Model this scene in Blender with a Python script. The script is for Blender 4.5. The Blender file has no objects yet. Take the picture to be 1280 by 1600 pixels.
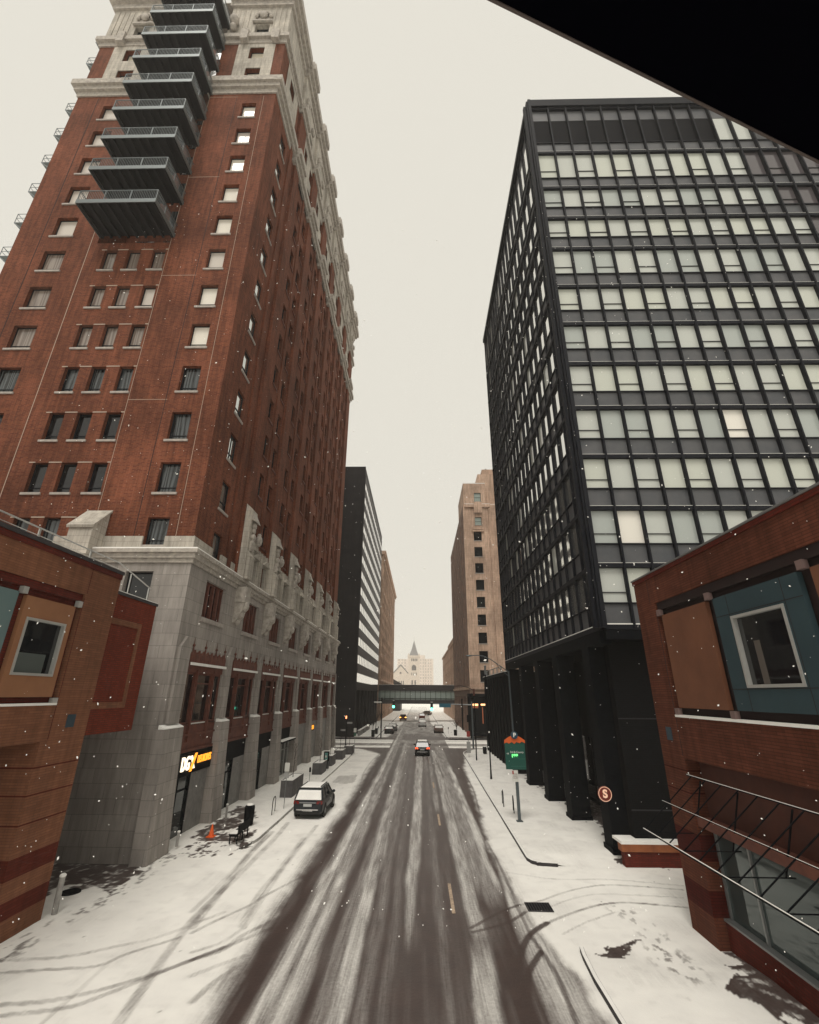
import bpy, bmesh, math, random
import numpy as np
from mathutils import Vector, Matrix
random.seed(7); np.random.seed(7)
S = bpy.context.scene
COL = S.collection
# ---------------------------------------------------------------- camera
EYE = 7.5
cam = bpy.data.cameras.new('camera'); camo = bpy.data.objects.new('camera', cam); COL.objects.link(camo)
def _n(v): v = np.array(v, float); return v/np.linalg.norm(v)
_f = 725.0
_dy = _n([15/_f, -285/_f, -1]); _dz = _n([12/_f, 1846/_f, -1]); _dz = _n(_dz-_dy*_dz.dot(_dy)); _dx = np.cross(_dy, _dz)
M4 = Matrix.Identity(4)
for i, r in enumerate((_dx, _dy, _dz)):
    for j in range(3): M4[i][j] = float(r[j])
M4[2][3] = EYE
camo.matrix_world = M4
cam.sensor_fit = 'HORIZONTAL'; cam.sensor_width = 36; cam.lens = 36*_f/1280
cam.clip_start = 0.05; cam.clip_end = 4000
S.camera = camo
# ---------------------------------------------------------------- sky, sun, exposure
W = bpy.data.worlds.new('World'); S.world = W; W.use_nodes = True
wn = W.node_tree.nodes; wl = W.node_tree.links; wn.clear()
SUN_EL, SUN_AZ = math.radians(60), math.radians(192)   # azimuth clockwise from +y (behind the camera, to the left)
sky = wn.new('ShaderNodeTexSky'); sky.sky_type = 'NISHITA'; sky.sun_disc = False
sky.sun_elevation = SUN_EL; sky.sun_rotation = SUN_AZ; sky.dust_density = 5; sky.air_density = 1
bg1 = wn.new('ShaderNodeBackground'); bg1.inputs[1].default_value = 0.05; wl.new(sky.outputs[0], bg1.inputs[0])
bg2 = wn.new('ShaderNodeBackground'); bg2.inputs[0].default_value = (0.80, 0.765, 0.675, 1); bg2.inputs[1].default_value = 0.81
wmix = wn.new('ShaderNodeMixShader'); wmix.inputs[0].default_value = 0.93
wo = wn.new('ShaderNodeOutputWorld')
wl.new(bg1.outputs[0], wmix.inputs[1]); wl.new(bg2.outputs[0], wmix.inputs[2]); wl.new(wmix.outputs[0], wo.inputs[0])
sl = bpy.data.lights.new('sun', 'SUN'); sl.energy = 1.5; sl.angle = math.radians(25); sl.color = (1, .95, .87)
so = bpy.data.objects.new('sun', sl); COL.objects.link(so)
sd = Vector((math.sin(SUN_AZ)*math.cos(SUN_EL), math.cos(SUN_AZ)*math.cos(SUN_EL), math.sin(SUN_EL)))
so.rotation_euler = sd.to_track_quat('Z', 'Y').to_euler(); so.location = (0, 0, 120)
S.view_settings.view_transform = 'Standard'; S.view_settings.look = 'None'
S.view_settings.exposure = 0.38; S.view_settings.gamma = 1
S.render.engine = 'CYCLES'
HAZE = .00042
S.cycles.max_bounces = 6; S.cycles.volume_bounces = 1
# ---------------------------------------------------------------- materials
MT = {}
def mat(name, col=(.5,.5,.5), rough=.7, metal=0, spec=.4, emit=None, es=1, alpha=None):
    if name in MT: return MT[name]
    m = bpy.data.materials.new(name); m.use_nodes = True
    p = m.node_tree.nodes['Principled BSDF']
    p.inputs['Base Color'].default_value = (*col, 1); p.inputs['Roughness'].default_value = rough
    p.inputs['Metallic'].default_value = metal; p.inputs['Specular IOR Level'].default_value = spec
    if emit: p.inputs['Emission Color'].default_value = (*emit, 1); p.inputs['Emission Strength'].default_value = es
    MT[name] = m; return m
class N:
    """small node helper"""
    def __init__(s, m): s.t = m.node_tree; s.p = s.t.nodes['Principled BSDF']
    def a(s, ty, **k):
        n = s.t.nodes.new('ShaderNode'+ty)
        for q, v in k.items(): setattr(n, q, v)
        return n
    def l(s, a, b): s.t.links.new(a, b)
    def math(s, op, a, b=None, c=None, clamp=False):
        n = s.a('Math', operation=op); n.use_clamp = clamp
        for i, x in enumerate((a, b, c)):
            if x is None: continue
            if isinstance(x, (int, float)): n.inputs[i].default_value = x
            else: s.l(x, n.inputs[i])
        return n.outputs[0]
    def mix(s, fac, a, b, bt='MIX'):
        n = s.a('Mix', data_type='RGBA', blend_type=bt)
        for i, x in ((0, fac), (6, a), (7, b)):
            if isinstance(x, (int, float)): n.inputs[i].default_value = x
            elif isinstance(x, tuple): n.inputs[i].default_value = (*x, 1)
            else: s.l(x, n.inputs[i])
        return n.outputs[2]
    def noise(s, vec, sc, det=3, rough=.55):
        n = s.a('TexNoise'); n.inputs['Scale'].default_value = sc; n.inputs['Detail'].default_value = det
        n.inputs['Roughness'].default_value = rough
        if vec: s.l(vec, n.inputs['Vector'])
        return n.outputs['Fac']
    def ramp(s, fac, a, b, lo=0., hi=1.):
        n = s.a('MapRange'); n.inputs[1].default_value = a; n.inputs[2].default_value = b
        n.inputs[3].default_value = lo; n.inputs[4].default_value = hi; n.clamp = True
        s.l(fac, n.inputs[0]); return n.outputs[0]
    def wall(s):
        """(u, z, 0) along whichever wall the face belongs to"""
        g = s.a('NewGeometry'); sp = s.a('SeparateXYZ'); sn = s.a('SeparateXYZ')
        s.l(g.outputs['Position'], sp.inputs[0]); s.l(g.outputs['True Normal'], sn.inputs[0])
        f = s.math('GREATER_THAN', s.math('ABSOLUTE', sn.outputs[0]), .6)
        u = s.math('ADD', s.math('MULTIPLY', sp.outputs[1], f), s.math('MULTIPLY', sp.outputs[0], s.math('SUBTRACT', 1, f)))
        c = s.a('CombineXYZ'); s.l(u, c.inputs[0]); s.l(sp.outputs[2], c.inputs[1])
        s.pos = g.outputs['Position']; s.z = sp.outputs[2]; return c.outputs[0]
    def scale(s, vec, v):
        n = s.a('VectorMath', operation='MULTIPLY'); s.l(vec, n.inputs[0]); n.inputs[1].default_value = v; return n.outputs[0]
def masonry(name, c1, c2, mortar, bw, bh, ms=.012, rough=.85, stain=.35, vary=.5, bump=.3):
    m = mat(name, c1, rough, spec=.12); n = N(m); w = n.wall()
    b = n.a('TexBrick'); n.l(w, b.inputs['Vector']); b.inputs['Scale'].default_value = 1
    b.inputs['Brick Width'].default_value = bw; b.inputs['Row Height'].default_value = bh
    b.inputs['Mortar Size'].default_value = ms; b.inputs['Mortar Smooth'].default_value = .2; b.inputs['Bias'].default_value = 0
    b.inputs['Color1'].default_value = (*c1, 1); b.inputs['Color2'].default_value = (*c2, 1); b.inputs['Mortar'].default_value = (*mortar, 1)
    big = n.noise(n.pos, .22, 4); fine = n.noise(n.scale(n.pos, (3, 3, .35)), 1.1, 4, .65)
    v = n.math('MULTIPLY', n.ramp(big, .3, .7, 1-stain*.8, 1.12), n.ramp(fine, .3, .75, 1-stain, 1.1))
    col = n.mix(1, b.outputs['Color'], (1, 1, 1), 'MULTIPLY')
    cc = n.a('CombineColor'); [n.l(v, cc.inputs[i]) for i in range(3)]
    col = n.mix(1, b.outputs['Color'], cc.outputs[0], 'MULTIPLY')
    n.l(col, n.p.inputs['Base Color'])
    bp = n.a('Bump'); bp.inputs['Strength'].default_value = bump; bp.inputs['Distance'].default_value = .01; bp.invert = True
    n.l(b.outputs['Fac'], bp.inputs['Height']); n.l(bp.outputs[0], n.p.inputs['Normal'])
    return m
def mottled(name, c1, c2, sc=2., rough=.7, metal=0, spec=.4, stretch=(1, 1, 1), bump=0):
    m = mat(name, c1, rough, metal, spec); n = N(m); g = n.a('NewGeometry')
    f = n.noise(n.scale(g.outputs['Position'], stretch), sc, 4, .6)
    n.l(n.mix(n.ramp(f, .3, .7), c1, c2), n.p.inputs['Base Color'])
    if bump:
        bp = n.a('Bump'); bp.inputs['Strength'].default_value = bump; bp.inputs['Distance'].default_value = .02
        n.l(f, bp.inputs['Height']); n.l(bp.outputs[0], n.p.inputs['Normal'])
    return m
RED = masonry('red_brick', (.245,.077,.037), (.15,.041,.021), (.23,.105,.07), .30, .10, .014, stain=.5)
STONE = masonry('grey_limestone', (.40,.365,.335), (.34,.31,.285), (.22,.205,.19), 1.35, .66, .011, stain=.3, bump=.2)
STONEL = masonry('pale_terracotta', (.60,.55,.48), (.52,.48,.42), (.33,.3,.27), .7, .42, .010, stain=.4)
STONEC = mottled('carved_stone', (.50,.455,.40), (.27,.245,.22), 3.5, .85, bump=.5)
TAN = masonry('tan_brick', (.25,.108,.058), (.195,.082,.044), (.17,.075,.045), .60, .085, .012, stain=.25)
TANR = masonry('tan_brick_shaded', (.155,.050,.028), (.115,.036,.020), (.085,.03,.018), .60, .085, .012, stain=.35)  # tan brick darkened: the right building's shade is put into the colour
MAROON = masonry('maroon_brick', (.13,.022,.014), (.10,.018,.012), (.07,.02,.014), .30, .085, .012, stain=.2)
WINE = masonry('wine_red_brick', (.20,.034,.016), (.155,.026,.013), (.10,.03,.018), .30, .085, .014, stain=.2)
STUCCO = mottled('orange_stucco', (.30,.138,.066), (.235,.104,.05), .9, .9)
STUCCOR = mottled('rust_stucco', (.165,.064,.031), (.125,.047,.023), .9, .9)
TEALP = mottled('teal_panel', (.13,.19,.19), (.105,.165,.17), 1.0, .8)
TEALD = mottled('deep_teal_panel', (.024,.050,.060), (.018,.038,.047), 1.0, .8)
TERRA = mottled('red_terracotta', (.155,.05,.03), (.085,.028,.02), 2.2, .75, bump=.4)
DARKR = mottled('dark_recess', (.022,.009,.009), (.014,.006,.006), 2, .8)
SNOW = mottled('snow', (.88,.87,.83), (.80,.79,.76), 1.6, .9, spec=.2)
BLK = mottled('black_steel', (.003,.0035,.005), (.006,.007,.009), 3, .7, .0, .05)
BLKB = masonry('black_brick', (.006,.006,.007), (.004,.004,.005), (.002,.002,.002), .3, .1, .012, stain=.2)
BRONZE = mottled('weathered_mullion', (.006,.007,.011), (.011,.012,.016), 1.2, .6, .0, .12)
SPAN = mottled('grey_spandrel_glass', (.07,.074,.082), (.105,.105,.11), .8, .4, 0, .3)
GREYM = mat('grey_metal', (.24,.25,.25), .45, .6)
ALU = mat('aluminium', (.52,.52,.50), .4, .5)
WOODD = mottled('dark_decking', (.016,.016,.019), (.005,.005,.007), 1.5, .75, stretch=(9, .6, 1))
RAILM = mat('galvanised_rail', (.15,.17,.175), .45, .6)
CONC = mottled('concrete', (.26,.25,.235), (.17,.165,.16), 2.5, .85, bump=.2)
CONCD = mottled('dark_concrete', (.045,.04,.042), (.028,.025,.028), 2, .8)
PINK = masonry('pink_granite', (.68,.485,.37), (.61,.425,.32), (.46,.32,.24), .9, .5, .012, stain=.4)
PINKD = mottled('shaded_pier', (.24,.15,.11), (.14,.09,.07), 1, .85)  # darker copy of the tower stone, its side shade in the colour
CREAMB = mottled('cream_spandrel', (.80,.77,.71), (.74,.71,.65), .6, .7)
DSTONE = masonry('dark_granite', (.022,.019,.021), (.015,.014,.016), (.015,.014,.016), 1.6, 1.1, .012, stain=.35, rough=.6)
RUBBER = mat('tyre_rubber', (.012,.012,.012), .85)
CHROME = mat('bright_trim', (.6,.6,.6), .25, .9)
ORANGE = mat('orange_plastic', (.85,.13,.02), .5)
WHITEP = mat('white_paint', (.75,.74,.70), .6)
def glass(name, col, rough=.04, metal=0., spec=.6, wav=None):
    m = mat(name, col, rough, metal, spec)
    n = N(m); w = n.wall()
    bp = n.a('Bump'); bp.inputs['Strength'].default_value = .06; bp.inputs['Distance'].default_value = .05
    n.l(n.noise(w, .9, 2), bp.inputs['Height']); n.l(bp.outputs[0], n.p.inputs['Normal'])
    if wav:
        wt = n.a('TexWave', wave_type='BANDS', bands_direction='X'); n.l(n.scale(w, (1, .06, 1)), wt.inputs['Vector'])
        wt.inputs['Scale'].default_value = 1.1; wt.inputs['Distortion'].default_value = 14; wt.inputs['Detail'].default_value = 3; wt.inputs['Detail Scale'].default_value = 1.3
        n.l(n.mix(wt.outputs['Fac'], col, wav), n.p.inputs['Base Color'])
    return m
GDARK = glass('dark_window_glass', (.006,.007,.009))
GCURT = glass('curtained_glass', (.006,.008,.009), wav=(.075,.085,.09))
GBLIND = glass('pale_sky_painted_glass', (.56,.51,.46))  # pale panes: sky reflection of the upper tower windows as flat colour
GSKYW = glass('white_sky_painted_glass', (.74,.70,.62))  # brighter version of the same painted sky reflection
GDIM = glass('dim_streaked_glass', (.15,.12,.105), wav=(.26,.22,.19))  # dim brown pane with wavy bands
GMIR = glass('reflective_glass', (.60,.62,.60), .03, .92)
GSHEER = glass('sheer_curtain_glass', (.49,.51,.475))
GSHEER2 = glass('sheer_curtain_glass_paler', (.52,.54,.48))
GSHEER3 = glass('sheer_curtain_glass_duller', (.38,.41,.39))
LOUV = mat('black_louvre', (.006,.006,.008), .8, spec=.1)
GSKYL = glass('cream_sky_painted_glass', (.72,.68,.56))  # sky reflection of the top storeys put into the pane colour
GSTRIP = glass('strip_window_glass', (.03,.032,.036), .1, .3)
GTEAL = glass('green_tinted_glass', (.28,.34,.31), .1)
GSHOP = glass('shop_glass', (.02,.028,.03), .03, .25)
GVIT = glass('showroom_glass', (.06,.08,.08), .04, .35)
# ---------------------------------------------------------------- mesh builder and bookkeeping
ORG = {}
class MB:
    def __init__(s): s.v = []; s.f = []; s.m = []; s.k = 0
    def mi(s, k): s.k = k; return s
    def quad(s, *p):
        i = len(s.v); s.v += [tuple(q) for q in p]; s.f.append(tuple(range(i, i+len(p)))); s.m.append(s.k)
    def hexa(s, p):
        i = len(s.v); s.v += [tuple(q) for q in p]
        for q in ((0,3,2,1),(4,5,6,7),(0,1,5,4),(1,2,6,5),(2,3,7,6),(3,0,4,7)):
            s.f.append(tuple(i+j for j in q)); s.m.append(s.k)
    def box(s, x0, x1, y0, y1, z0, z1):
        s.hexa([(x0,y0,z0),(x1,y0,z0),(x1,y1,z0),(x0,y1,z0),(x0,y0,z1),(x1,y0,z1),(x1,y1,z1),(x0,y1,z1)]); return s
    def fb(s, F, u0, u1, z0, z1, d0, d1):
        s.hexa([F(u0,z0,d0),F(u1,z0,d0),F(u1,z0,d1),F(u0,z0,d1),F(u0,z1,d0),F(u1,z1,d0),F(u1,z1,d1),F(u0,z1,d1)]); return s
    def tube(s, a, b, r0, r1=None, n=8, cap=True):
        r1 = r0 if r1 is None else r1; a = Vector(a); b = Vector(b); d = (b-a).normalized()
        u = d.orthogonal().normalized(); w = d.cross(u); i = len(s.v)
        for c, r in ((a, r0), (b, r1)):
            for k in range(n):
                t = 2*math.pi*k/n; s.v.append(tuple(c+u*(r*math.cos(t))+w*(r*math.sin(t))))
        for k in range(n):
            s.f.append((i+k, i+(k+1)%n, i+n+(k+1)%n, i+n+k)); s.m.append(s.k)
        if cap: s.f.append(tuple(i+k for k in reversed(range(n)))); s.f.append(tuple(i+n+k for k in range(n))); s.m += [s.k]*2
        return s
    def path(s, pts, r, n=6):
        for a, b in zip(pts[:-1], pts[1:]): s.tube(a, b, r, r, n)
        return s
    def ball(s, c, r, sx=1, sy=1, sz=1, n=8, h=6):
        i = len(s.v)
        for a in range(h+1):
            ph = math.pi*a/h
            for b in range(n):
                t = 2*math.pi*b/n
                s.v.append((c[0]+r*sx*math.sin(ph)*math.cos(t), c[1]+r*sy*math.sin(ph)*math.sin(t), c[2]+r*sz*math.cos(ph)))
        for a in range(h):
            for b in range(n): s.f.append((i+a*n+b, i+a*n+(b+1)%n, i+(a+1)*n+(b+1)%n, i+(a+1)*n+b)); s.m.append(s.k)
        return s
    def prism(s, poly, axis, a0, a1):
        """poly in the two other axes (in xyz order) extruded along axis"""
        def P(p, a): q = list(p); q.insert(axis, a); return tuple(q)
        i = len(s.v); n = len(poly)
        s.v += [P(p, a0) for p in poly]+[P(p, a1) for p in poly]
        s.f.append(tuple(range(i, i+n))); s.f.append(tuple(range(i+2*n-1, i+n-1, -1))); s.m += [s.k]*2
        for k in range(n): s.f.append((i+k, i+(k+1)%n, i+n+(k+1)%n, i+n+k)); s.m.append(s.k)
        return s
    def loft(s, rings, cap=True):
        i = len(s.v); n = len(rings[0])
        for r in rings: s.v += [tuple(p) for p in r]
        for a in range(len(rings)-1):
            for b in range(n): s.f.append((i+a*n+b, i+a*n+(b+1)%n, i+(a+1)*n+(b+1)%n, i+(a+1)*n+b)); s.m.append(s.k)
        if cap: s.f.append(tuple(i+k for k in range(n))); s.f.append(tuple(i+(len(rings)-1)*n+k for k in reversed(range(n)))); s.m += [s.k]*2
        return s
    SPLIT = {'distant_window','dark_band','pinnacle_carving','stone_attic','base_course','metal_block','lobby_pier','carved_ornament','fin','rooftop_vent','balcony_door','strut','post','mortar_line','drain_line','pilaster','roof_rail','lit_pane','ceiling_light','trim','upper_infill','plate','interior','penthouse','carved_ledge','lobby_wall','frame_post','brick_wall','coping','snow_on_cornice','lattice_rod','wall','cornice','snow_on_roof','red_mark','leg'}
    def clusters(s):
        n = len(s.v); par = list(range(n))
        def fd(a):
            while par[a] != a: par[a] = par[par[a]]; a = par[a]
            return a
        for f in s.f:
            for q in f[1:]: par[fd(q)] = fd(f[0])
        g = {}
        for i, f in enumerate(s.f): g.setdefault(fd(f[0]), []).append(i)
        C = []
        for fs in g.values():
            P = [s.v[q] for i in fs for q in s.f[i]]; C.append([fs, [min(p[k] for p in P)-.02 for k in range(3)], [max(p[k] for p in P)+.02 for k in range(3)]])
        ch = True
        while ch:
            ch = False
            for a in range(len(C)):
                for b in range(len(C)-1, a, -1):
                    if all(C[a][1][k] <= C[b][2][k] and C[b][1][k] <= C[a][2][k] for k in range(3)):
                        C[a] = [C[a][0]+C[b][0], [min(C[a][1][k], C[b][1][k]) for k in range(3)], [max(C[a][2][k], C[b][2][k]) for k in range(3)]]; del C[b]; ch = True
        return [c[0] for c in C]
    def build(s, name, mats, parent=None, smooth=False, bevel=0, weld=False):
        if name in MB.SPLIT and parent and len(s.f) < 6000:
            cs = s.clusters()
            if 1 < len(cs) <= 100:
                for fs in cs:
                    q = MB(); mp = {}
                    for i in fs:
                        f = []
                        for a in s.f[i]:
                            if a not in mp: mp[a] = len(q.v); q.v.append(s.v[a])
                            f.append(mp[a])
                        q.f.append(tuple(f)); q.m.append(s.m[i])
                    o = q._build(name, mats, parent, smooth, bevel, weld)
                return o
        return s._build(name, mats, parent, smooth, bevel, weld)
    def _build(s, name, mats, parent=None, smooth=False, bevel=0, weld=False):
        me = bpy.data.meshes.new(name)
        o3 = ORG.get(parent.name, Vector((0, 0, 0))) if parent else Vector((0, 0, 0))
        me.from_pydata([(a-o3[0], b-o3[1], c-o3[2]) for a, b, c in s.v], [], s.f)
        mats = mats if isinstance(mats, (list, tuple)) else [mats]
        for m in mats: me.materials.append(m)
        if len(mats) > 1: me.polygons.foreach_set('material_index', s.m)
        bm = bmesh.new(); bm.from_mesh(me)
        if weld: bmesh.ops.remove_doubles(bm, verts=bm.verts, dist=1e-4)
        bmesh.ops.recalc_face_normals(bm, faces=bm.faces); bm.to_mesh(me); bm.free()
        if smooth: me.polygons.foreach_set('use_smooth', [True]*len(me.polygons))
        me.update()
        o = bpy.data.objects.new(name, me); COL.objects.link(o)
        if parent: o.parent = parent; ORG[o.name] = o3
        if bevel:
            b = o.modifiers.new('bevel', 'BEVEL'); b.width = bevel; b.segments = 2; b.limit_method = 'ANGLE'
        return o
def tag(o, label=None, cat=None, group=None, kind=None):
    if label: o['label'] = label
    if cat: o['category'] = cat
    if group: o['group'] = group
    if kind: o['kind'] = kind
    return o
def thing(name, label, cat, loc=(0, 0, 0), group=None, rz=0):
    o = bpy.data.objects.new(name, None); COL.objects.link(o); o.location = loc; o.rotation_euler = (0, 0, rz)
    o.empty_display_size = .3
    ORG[o.name] = Vector(loc) if rz == 0 and any(loc) else Vector((0, 0, 0))
    return tag(o, label, cat, group)
def local(name, label, cat, group=None):
    """a thing whose parts are modelled round its own origin and which is then placed"""
    o = bpy.data.objects.new(name, None); COL.objects.link(o); ORG[o.name] = Vector((0, 0, 0)); o.empty_display_size = .3
    return tag(o, label, cat, group)
def copy_tree(o, parent=None):
    c = o.copy(); COL.objects.link(c); c.parent = parent
    for ch in list(o.children): copy_tree(ch, c)
    return c
def place(o, x, y, z=0, rz=0, label=None):
    o.location = (x, y, z); o.rotation_euler = (0, 0, rz)
    if label: o['label'] = label
    return o
def Ffront(y): return lambda u, z, d: (u, y-d, z)
def Feast(x): return lambda u, z, d: (x+d, u, z)
def Fwest(x): return lambda u, z, d: (x-d, u, z)
def wall(mb, F, u0, u1, z0, z1, holes, rev=.35):
    us = sorted({u0, u1, *[h[0] for h in holes], *[h[1] for h in holes]}); us = [u for u in us if u0 <= u <= u1]
    zs = sorted({z0, z1, *[h[2] for h in holes], *[h[3] for h in holes]}); zs = [z for z in zs if z0 <= z <= z1]
    for a, b in zip(us[:-1], us[1:]):
        run = None
        for c, d in zip(zs[:-1], zs[1:]):
            um, zm = (a+b)/2, (c+d)/2
            inside = any(h[0] < um < h[1] and h[2] < zm < h[3] for h in holes)
            if inside:
                if run is not None: mb.quad(F(a,run,0),F(b,run,0),F(b,c,0),F(a,c,0)); run = None
            elif run is None: run = c
        if run is not None: mb.quad(F(a,run,0),F(b,run,0),F(b,z1,0),F(a,z1,0))
    for h in holes:
        a, b, c, d = h[:4]; r = h[4] if len(h) > 4 else rev
        mb.quad(F(a,c,0),F(b,c,0),F(b,c,-r),F(a,c,-r)); mb.quad(F(a,d,0),F(b,d,0),F(b,d,-r),F(a,d,-r))
        mb.quad(F(a,c,0),F(a,d,0),F(a,d,-r),F(a,c,-r)); mb.quad(F(b,c,0),F(b,d,0),F(b,d,-r),F(b,c,-r))
def pane_frame(mbf, F, a, b, c, d, r, t=.06, sash=.22, mull=0, dd=.05):
    mbf.fb(F, a, a+t, c, d, -r, -r+dd); mbf.fb(F, b-t, b, c, d, -r, -r+dd)
    mbf.fb(F, a+t, b-t, c, c+t, -r, -r+dd); mbf.fb(F, a+t, b-t, d-t, d, -r, -r+dd)
    if sash: zz = c+(d-c)*sash; mbf.fb(F, a+t, b-t, zz, zz+.05, -r, -r+dd-.006)
    for k in range(mull):
        uu = a+(b-a)*(k+1)/(mull+1); mbf.fb(F, uu-.025, uu+.025, c+t, d-t, -r, -r+dd-.012)
def window(F, h, parent, gl, fr=BRONZE, sill=None, r=.3, sash=.22, mull=0, name='window', label=None):
    a, b, c, d = h[:4]
    g = MB(); g.quad(F(a,c,-r),F(b,c,-r),F(b,d,-r),F(a,d,-r)); w = g.build(name, gl, parent)
    if label: w['label'] = label
    f = MB(); pane_frame(f, F, a, b, c, d, r-.004, sash=sash, mull=mull); f.build('frame', fr, w)
    if sill: s = MB(); s.fb(F, a-.12, b+.12, c-.14, c+.012, -r+.05, .09); s.build('sill', sill, w)
    return w
def text(name, body, size, m, loc, rot, parent, ext=.02, sx=1, align='CENTER', bold=0):
    cu = bpy.data.curves.new(name, 'FONT'); cu.body = body; cu.size = size; cu.extrude = ext; cu.align_x = align; cu.align_y = 'CENTER'; cu.offset = bold
    t = bpy.data.objects.new(name, cu); COL.objects.link(t)
    dg = bpy.context.evaluated_depsgraph_get(); me = bpy.data.meshes.new_from_object(t.evaluated_get(dg)); me.name = name
    bpy.data.objects.remove(t); me.materials.clear(); me.materials.append(m)
    o = bpy.data.objects.new(name, me); COL.objects.link(o)
    mw = Matrix.Translation(loc) @ rot.to_4x4() @ Matrix.Diagonal((sx, 1, 1, 1)); me.transform(mw)
    if parent:
        me.transform(Matrix.Translation(-ORG.get(parent.name, Vector((0, 0, 0))))); o.parent = parent; ORG[o.name] = ORG.get(parent.name, Vector((0, 0, 0)))
    return o
R_SOUTH = Matrix(((1,0,0),(0,0,-1),(0,1,0)))    # text that faces -y
R_EAST = Matrix(((0,0,1),(1,0,0),(0,1,0)))      # text that faces +x
# ================================================================ GROUND
TR = [
('T', 0.3, 0.55, [(-7.8, 19.87), (-8.08, 23.18), (-8.5, 28.09), (-8.57, 31.76)]) ,
('T', 0.22, 0.35, [(-8.37, 21.11), (-8.45, 25.24), (-8.8, 31.75)]) ,
('T', 0.28, 0.4, [(-6.15, 20.08), (-6.42, 22.64), (-6.38, 25.32), (-6.44, 30.65)]) ,
('T', 0.16, 0.5, [(-7.64, 19.52), (-7.08, 20.66), (-6.5, 21.7), (-5.98, 23.06), (-5.1, 24.87)]) ,
('T', 0.2, 0.6, [(-6.87, 17.85), (-6.2, 18.46), (-5.89, 19.37), (-5.08, 20.74)]) ,
('T', 0.16, 0.4, [(-7.08, 18.31), (-6.4, 18.96), (-6.02, 19.94)]) ,
('T', 0.2, 0.4, [(-6.48, 17.0), (-5.88, 17.66), (-5.38, 18.13)]) ,
('T', 0.2, 0.5, [(-5.93, 15.82), (-5.75, 16.63), (-5.36, 17.56)]) ,
('T', 0.16, 0.6, [(-12.03, 16.98), (-10.78, 17.19), (-9.51, 17.4), (-9.0, 18.14), (-7.91, 19.19)]) ,
('T', 0.2, 0.55, [(-10.8, 15.55), (-9.35, 15.86), (-7.93, 16.8), (-6.87, 17.85), (-5.07, 19.97)]) ,
('T', 0.2, 0.55, [(-10.42, 15.11), (-9.07, 15.47), (-8.52, 15.89), (-7.47, 17.13), (-6.2, 18.63)]) ,
('T', 0.2, 0.4, [(-12.6, 17.65), (-10.82, 17.89), (-9.73, 18.51), (-8.44, 19.39), (-7.2, 21.15)]) ,
('T', 0.3, 0.5, [(-7.32, 14.91), (-7.65, 17.13), (-8.02, 20.35), (-8.02, 25.46), (-8.02, 30.5), (-8.21, 33.96)]) ,
('T', 0.25, 0.35, [(-6.05, 19.94), (-6.26, 23.99), (-6.28, 29.97), (-6.27, 33.29)]) ,
('T', 0.15, 0.3, [(-9.17, 14.85), (-9.2, 16.01), (-9.25, 17.59)]) ,
('F', 0.35, 0.7, [(-12.6, 17.65), (-12.71, 19.03), (-12.44, 20.96), (-12.11, 22.74), (-12.26, 24.88), (-12.37, 27.06)]) ,
('R', 0.24, 1, [(2.79, 16.73), (3.06, 18.18), (3.67, 19.71), (4.52, 20.69)]) ,
('T', 0.14, 0.8, [(4.52, 20.69), (5.79, 21.63), (7.18, 22.39), (8.39, 22.52), (10.26, 22.14)]) ,
('R', 0.22, 1, [(2.68, 15.22), (3.05, 17.02), (3.3, 17.75), (3.82, 18.68)]) ,
('R', 0.16, 0.8, [(1.78, 20.21), (3.03, 21.53), (3.83, 22.17)]) ,
('T', 0.12, 0.5, [(3.83, 22.17), (4.69, 22.57), (5.97, 23.51), (7.06, 24.08), (8.33, 24.35), (10.96, 23.91)]) ,
('R', 0.16, 0.8, [(1.82, 19.92), (3.01, 20.56), (3.73, 21.3), (3.93, 21.56)]) ,
('R', 0.16, 0.8, [(3.73, 19.71), (3.95, 17.56), (3.86, 15.26)]) ,
('R', 0.12, 0.6, [(3.71, 30.33), (3.81, 25.73), (3.76, 22.63), (3.73, 19.71)]) ,
('T', 0.1, 0.4, [(4.85, 19.89), (5.96, 20.82), (7.29, 21.68)]) ,
('T', 0.1, 0.35, [(4.84, 21.94), (6.19, 22.92), (7.62, 23.37), (10.52, 23.08)]) ,
('T', 0.1, 0.35, [(3.3, 25.96), (4.74, 25.39), (5.95, 24.95), (8.56, 24.93), (11.19, 24.35)]) ,
('R', 0.15, 0.7, [(2.06, 64.35), (2.29, 54.35), (2.32, 51.39)]) ,
('R', 0.15, 0.6, [(2.47, 67.53), (4.3, 59.05), (4.59, 52.48), (4.57, 45.06), (4.08, 36.63)]) ,
('T', 0.16, 0.35, [(-4.73, 76.43), (-5.68, 63.8), (-5.63, 52.83), (-4.94, 46.73)]) ,
('F', 0.4, 0.5, [(7.58, 21.86), (7.9, 20.43), (7.79, 19.19), (7.87, 18.12), (7.77, 17.27)]) ,
('F', 0.35, 0.35, [(7.41, 18.8), (7.35, 17.67), (7.2, 16.42)]) ,
]
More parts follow.
